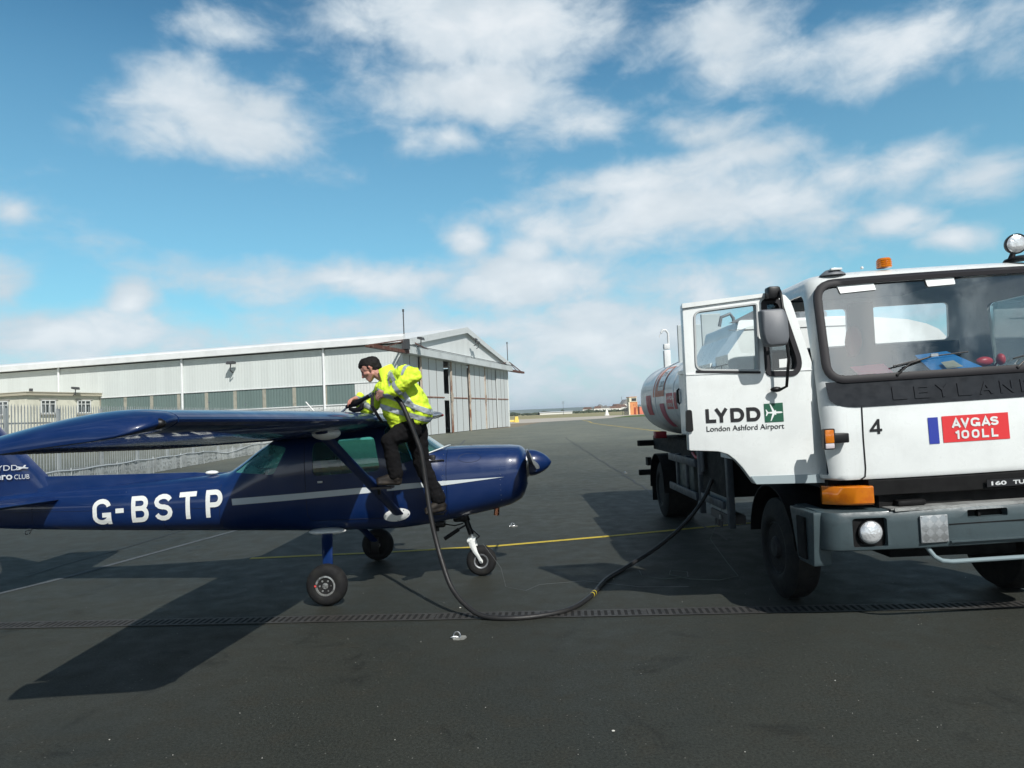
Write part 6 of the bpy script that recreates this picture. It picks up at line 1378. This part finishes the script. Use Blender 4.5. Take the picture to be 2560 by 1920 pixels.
def hand(wr, pc, dirv, curl, side, spread):
    """palm, four fingers of different lengths and a thumb"""
    d = (pc - wr).normalized(); s = side.normalized()
    hull(bm, [(wr, .026), (pc + s * .030, .013), (pc - s * .030, .013), (pc + d * .02 + s * .034, .012), (pc + d * .02 - s * .034, .011)])
    base = pc + d * .025
    for i, L_ in enumerate((.070, .082, .078, .060)):
        o_ = base + s * (.034 - .0225 * i); d1 = (d + dirv * .35 + s * spread * (1.5 - i)).normalized(); d2 = (d * .5 + dirv * curl + s * spread * (1 - i) * .5).normalized(); d3 = (d * .1 + dirv * curl).normalized()
        p1 = o_ + d1 * L_ * .45; p2 = p1 + d2 * L_ * .35; p3 = p2 + d3 * L_ * .28; chain(bm, [o_, p1, p2, p3], [.0105, .010, .009, .0078])
    o_ = pc - d * .012 + s * .034; th = (s * .8 + d * .6 + dirv * .5).normalized(); p1 = o_ + th * .032; p2 = p1 + (d * .7 + dirv * .7 + s * .1).normalized() * .030; p3 = p2 + (d * .5 + dirv).normalized() * .018
    chain(bm, [o_, p1, p2, p3], [.013, .0115, .010, .009])
hand(wrR, haR, V((-.10, .0, -1)).normalized(), 1.1, V((.15, -1, .05)), .05)
hand(wrL, haL, V((-.35, .35, -.85)).normalized(), 1.0, V((-.35, .25, .85)), .03)
body = organic('body', bm, .0055, SKIN, PE, 2)
# face details
for s_ in (-1, 1):
    mb = MB(); mb.ball(H(.083, s_ * .032, .010) - PO, .012, 2, (.8, .9, .55)); mb.build('eye', mat('eye_dark', (.03, .022, .02), .2), body)
    mb = MB(); mb.tube([H(.090, s_ * .014, .030) - PO, H(.094, s_ * .032, .036) - PO, H(.080, s_ * .052, .028) - PO], .0045, 6); mb.build('eyebrow', HAIR, body)
bm = bmesh.new()
hull(bm, [(H(.0, 0, .058), .083), (H(-.052, 0, .040), .084), (H(.040, 0, .078), .058)]); hull(bm, [(H(-.055, 0, -.005), .073), (H(-.03, 0, .05), .085)]); hull(bm, [(H(.055, 0, .085), .045), (H(.084, .02, .078), .018), (H(.084, -.02, .078), .018), (H(.02, .0, .09), .06)])
for s_ in (-1, 1): hull(bm, [(H(.002, s_ * .070, .045), .016), (H(.010, s_ * .074, .010), .007), (H(-.03, s_ * .062, .03), .03)])
hair = organic('hair', bm, .006, HAIR, PE, 2, lambda p: .003 * noise.noise(p * 90))

# jacket
def fold(p):
    a = noise.noise(V((p.x * 9 + p.z * 6, p.y * 5, p.z * 14 - p.x * 8))); b = noise.noise(p * 22 + V((5, 1, 9))); c = noise.noise(V((p.x * 30 - p.z * 14, p.y * 8, p.z * 30 + p.x * 20)))
    return .016 * a + .005 * b + .004 * (1 - abs(c) * 2.6) - .012 * max(0, .35 - abs(noise.noise(V((p.x * 13 + p.z * 10, p.y * 6 + 3, p.z * 9 - p.x * 12)))) * 2.2)
bm = bmesh.new()
hull(bm, [(V((-.19, -.88, 1.99)), .11), (V((-.20, -1.09, 1.99)), .11), (V((-.46, -.90, 1.93)), .085), (V((-.46, -1.08, 1.93)), .085), (V((-.27, -.88, 2.15)), .12), (V((-.27, -1.12, 2.15)), .12), (V((-.50, -.9, 2.07)), .11), (V((-.50, -1.10, 2.07)), .11)])
hull(bm, [(V((-.27, -.88, 2.15)), .12), (V((-.27, -1.12, 2.15)), .12), (V((-.50, -.92, 2.10)), .10), (V((-.50, -1.1, 2.10)), .10), (V((-.40, -.84, 2.33)), .115), (V((-.37, -1.14, 2.34)), .12), (V((-.56, -.9, 2.25)), .10), (V((-.55, -1.08, 2.25)), .10)])
hull(bm, [(V((-.40, -.84, 2.33)), .11), (V((-.37, -1.14, 2.35)), .115), (V((-.52, -.99, 2.36)), .10), (V((-.60, -1.0, 2.28)), .08)])
hull(bm, [(V((-.19, -.88, 1.955)), .10), (V((-.20, -1.09, 1.955)), .10), (V((-.47, -.90, 1.88)), .07), (V((-.46, -1.07, 1.87)), .07)])
chain(bm, [shL + V((.01, .03, 0)), V((-.30, -1.26, 2.405)), elL + V((.0, .0, .01)), V((-.325, -1.33, 2.28)), wrL + V((.005, 0, 0))], [.112, .098, .086, .078, .060])
chain(bm, [shR, V((-.72, -.75, 2.18)), elR, V((-.885, -.83, 2.125)), wrR + V((.02, .03, 0))], [.10, .095, .088, .075, .055])
jk = organic('jacket', bm, .0105, HIV, PE, 5, fold)
# stand-up collar, open at the throat
bm = bmesh.new(); cr = []
for k in range(15):
    a = R(-112 + 224 * k / 14); d = V((math.cos(a), math.sin(a), 0)); c = V((-.545, -1.0, 2.40)); q = c + V((d.x * .088, d.y * .098, d.x * .045 + .01)); cr.append(q)
for a, b in zip(cr, cr[1:]):
    up = V((-.038, 0, .072)); t_ = bmesh.new(); hull(bm, [(a, .010), (b, .010), (a + up, .007), (b + up, .007), (a - V((0, 0, .05)), .012), (b - V((0, 0, .05)), .012)])
    t_.free()
organic('collar', bm, .007, HIV, PE, 2)
bm = bmesh.new(); hull(bm, [(V((-.625, -1.0, 2.30)), .035), (V((-.60, -1.02, 2.24)), .03), (V((-.60, -1.0, 2.34)), .045)]); organic('dark_scarf', bm, .008, TRS, PE, 2)
bm = bmesh.new(); 
# reflective tape: strips cut from the jacket's own surface
def band(name, p, n_, hw, reg, mt=TAPE, off=.0045):
    n_ = V(n_).normalized(); p = V(p) - PO
    bm = bmesh.new(); bm.from_mesh(jk.data)
    for s_ in (-1, 1): bmesh.ops.bisect_plane(bm, geom=bm.verts[:] + bm.edges[:] + bm.faces[:], plane_co=p + n_ * hw * s_, plane_no=n_)
    dele = [f for f in bm.faces if abs((f.calc_center_median() - p).dot(n_)) > hw or not reg(f.calc_center_median() + PO)]
    bmesh.ops.delete(bm, geom=dele, context='FACES'); bm.normal_update()
    mv = [(q, q.normal.copy()) for q in bm.verts]
    for q, nn in mv: q.co += nn * off
    me = bpy.data.meshes.new(name); bm.to_mesh(me); bm.free()
    o = link(name, me, mt, jk, 60); return o
tors = lambda c: not (c.y < -1.20 and c.z > 2.2) and not (c.y > -.86 and c.x < -.62)
band('waist_tape', (-.35, -1, 1.995), (.32, 0, .95), .026, lambda c: tors(c) and c.y < -.85 + .3)
band('chest_tape', (-.42, -1, 2.15), (.42, 0, .9), .026, lambda c: tors(c) and c.x > -.62 and c.z < 2.3)
axu = (elL - shL).normalized(); fo = (wrL - elL).normalized()
band('sleeve_tape', V((-.37, -1.31, 2.26)), fo, .024, lambda c: c.y < -1.20 and c.x < -.22)
band('sleeve_tape', V((-.255, -1.30, 2.39)), axu, .020, lambda c: c.y < -1.17 and c.z > 2.38)
band('sleeve_tape', V((-.80, -.74, 2.11)), (elR - shR).normalized(), .024, lambda c: c.x < -.70)
band('shoulder_tape', V((-.485, -1.0, 2.4)), (1, 0, .22), .020, lambda c: c.z > 2.22 and c.y < -.9 and c.y > -1.24)
# trousers and boots
def fold2(p):
    return .010 * noise.noise(V((p.x * 10 + p.z * 7, p.y * 6, p.z * 12 - p.x * 9))) + .006 * noise.noise(V((p.x * 26 + p.z * 8, p.y * 12, p.z * 34)))
bm = bmesh.new()
hull(bm, [(pel + V((.03, -.08, .06)), .115), (pel + V((.03, .08, .06)), .115), (hpL, .115), (hpR, .115)])
chain(bm, [hpL, (hpL + knL) / 2 + V((0, 0, .005)), knL, knL.lerp(anL, .35), anL + V((.0, 0, .0))], [.128, .108, .086, .082, .078]); 
chain(bm, [hpR, (hpR + knR) / 2, knR, knR.lerp(anR, .5), anR + V((.0, 0, .04))], [.128, .112, .092, .088, .092])
organic('trousers', bm, .010, TRS, PE, 4, fold2)
def boot(an, heel, toe, name='boot'):
    bm = bmesh.new(); d = (toe - heel).normalized()
    hull(bm, [(an, .058), (heel.lerp(toe, .12) + V((0, 0, .045)), .05)]); hull(bm, [(heel + V((0, 0, .03)), .038), (heel.lerp(toe, .5) + V((0, 0, .045)), .046), (toe + V((0, 0, .018)), .036), (an - V((0, 0, .02)), .048)])
    hull(bm, [(heel, .03), (heel + V((0, .03, 0)), .025), (heel + V((0, -.03, 0)), .025), (toe + V((0, .028, -.008)), .024), (toe + V((0, -.028, -.008)), .024)])
    return organic(name, bm, .008, BOOT, PE, 2)
boot(anL - V((0, 0, .04)), V((-.435, -1.11, 1.262)), V((-.635, -1.16, 1.275)))
boot(anR, V((-.02, -.77, .925)), V((-.175, -.92, .915)))

# ------------------------------------------------------------------ nozzle and hose
def A3(x, y, z): return ACM @ V((x, y, z))
NZ = empty('fuel_nozzle', A3(-.93, -1.04, 2.12)); tag(NZ, 'black refuelling nozzle with a steel spout held over the wing', 'nozzle')
NO = A3(-.93, -1.04, 2.12)
def nz(*p): return [A3(*q) - NO for q in p]
mb = MB(); mb.tube(nz((-1.10, -1.0, 2.002), (-1.04, -1.01, 2.045), (-.985, -1.02, 2.09)), .011, 10); mb.build('spout', STEEL, NZ, 50)
mb = MB(); mb.tube(nz((-1.0, -1.02, 2.082), (-.96, -1.03, 2.105), (-.90, -1.05, 2.118), (-.86, -1.07, 2.130), (-.80, -1.10, 2.155)), .03, 14, rs=[.018, .028, .036, .033, .024]); mb.tube(nz((-.80, -1.10, 2.155), (-.74, -1.14, 2.18), (-.68, -1.17, 2.203)), .022, 12); nb2 = mb.build('nozzle_body', BLK, NZ, 50)
mb = MB(); mb.tube(nz((-.96, -1.04, 2.065), (-.91, -1.06, 2.048), (-.85, -1.08, 2.050), (-.81, -1.10, 2.075), (-.80, -1.10, 2.12)), .016, 10, rs=[.018, .026, .028, .026, .016]); mb.build('trigger_guard', BLK, NZ, 50)
mb = MB(); mb.tube(nz((-.70, -1.16, 2.195), (-.665, -1.18, 2.212)), .025, 14); mb.build('swivel', STEEL, NZ, 40)
mb = MB(); mb.tube(nz((-.79, -1.125, 2.175), (-.75, -1.155, 2.192)), .008, 6); mb.build('rivet_plate', STEEL, NZ)
# strap hanging from the nozzle over the front edge of the wing
mb = MB(); st = [A3(-.655, -1.25, 2.19), A3(-.65, -1.30, 2.08), A3(-.60, -1.28, 1.98), A3(-.565, -1.22, 1.90)]; rg = []
for p in st: rg.append([p + V((-.018, 0, 0)), p + V((.018, -.002, 0)), p + V((.018, .004, 0)), p + V((-.018, .004, 0))])
mb.loft(rg); tag(mb.build('strap', BLK, None), 'black webbing strap hanging from the nozzle against the yellow jacket', 'strap')
HP = [(-1.454, 7.360, 2.217), (-1.350, 7.350, 2.217), (-1.246, 7.300, 2.177), (-1.160, 7.270, 2.080), (-1.092, 7.250, 1.918), (-1.024, 7.250, 1.728), (-0.974, 7.240, 1.564), (-0.937, 7.220, 1.271), (-0.888, 7.150, 0.925), (-0.838, 7.100, 0.692), (-0.780, 7.020, 0.502), (-0.686, 6.900, 0.273), (-0.545, 6.770, 0.124), (-0.360, 6.660, 0.035), (-0.060, 6.600, 0.022), (0.270, 6.680, 0.022), (0.510, 6.870, 0.022), (0.740, 7.310, 0.022), (0.970, 7.940, 0.022), (1.300, 8.500, 0.030), (1.750, 8.900, 0.160), (2.150, 9.050, 0.420), (2.420, 9.080, 0.720), (2.550, 9.080, 0.980)]
def catmull(P, n=8):
    P = [V(p) for p in P]; out = []
    for i in range(len(P) - 1):
        p0 = P[max(i - 1, 0)]; p1 = P[i]; p2 = P[i + 1]; p3 = P[min(i + 2, len(P) - 1)]
        for k in range(n):
            t = k / n; out.append(.5 * ((2 * p1) + (p2 - p0) * t + (2 * p0 - 5 * p1 + 4 * p2 - p3) * t * t + (3 * p1 - p0 - 3 * p2 + p3) * t ** 3))
    out.append(P[-1]); return out
hp = catmull(HP)
HOS = mat('rubber_hose', (0.012, 0.012, 0.013), 0.5, var=0.5, vscale=12, var2=(0.018, 0.017, 0.016), spec=.4); 
h0 = V(HP[0]); hpl = [p - h0 for p in hp]
HE = empty('fuel_hose', h0); tag(HE, 'thick black fuel hose looping from the lorry across the tarmac up to the nozzle', 'hose')
mb = MB(); mb.tube(hpl, .0245, 16); mb.build('hose', HOS, HE, 60)
def ringat(i, w_, mt, nm, r=.026):
    mb = MB(); a = hpl[i]; d = (hpl[i + 1] - hpl[i]).normalized(); mb.tube([a, a + d * w_], r, 16); mb.build(nm, mt, HE, 40)
YB2 = mat('yellow_band', (.65, .5, .03), .5)
bi = min(range(len(hp)), key=lambda i: (hp[i] - V((.76, 7.36, .02))).length)
ringat(bi, .012, YB2, 'yellow_band'); ringat(bi - 1, .012, YB2, 'yellow_band')


# ------------------------------------------------------------------ sea air: far things fade to blue
hz_ = bpy.data.materials.new('haze'); hz_.use_nodes = True; hz_.node_tree.nodes.clear(); t = NT(hz_.node_tree)
pv = t.n('ShaderNodeVolumePrincipled'); pv.inputs['Color'].default_value = (0.72, 0.86, 1.0, 1); pv.inputs['Density'].default_value = 0.00016; pv.inputs['Anisotropy'].default_value = 0.0
ho = t.n('ShaderNodeOutputMaterial'); t.nt.links.new(pv.outputs[0], ho.inputs['Volume'])
tag(MB().box((-9100, -700, -1.3), (9100, 9100, 60)).build('haze', hz_, None, None), 'pale blue haze over the far country', 'haze', kind='stuff')
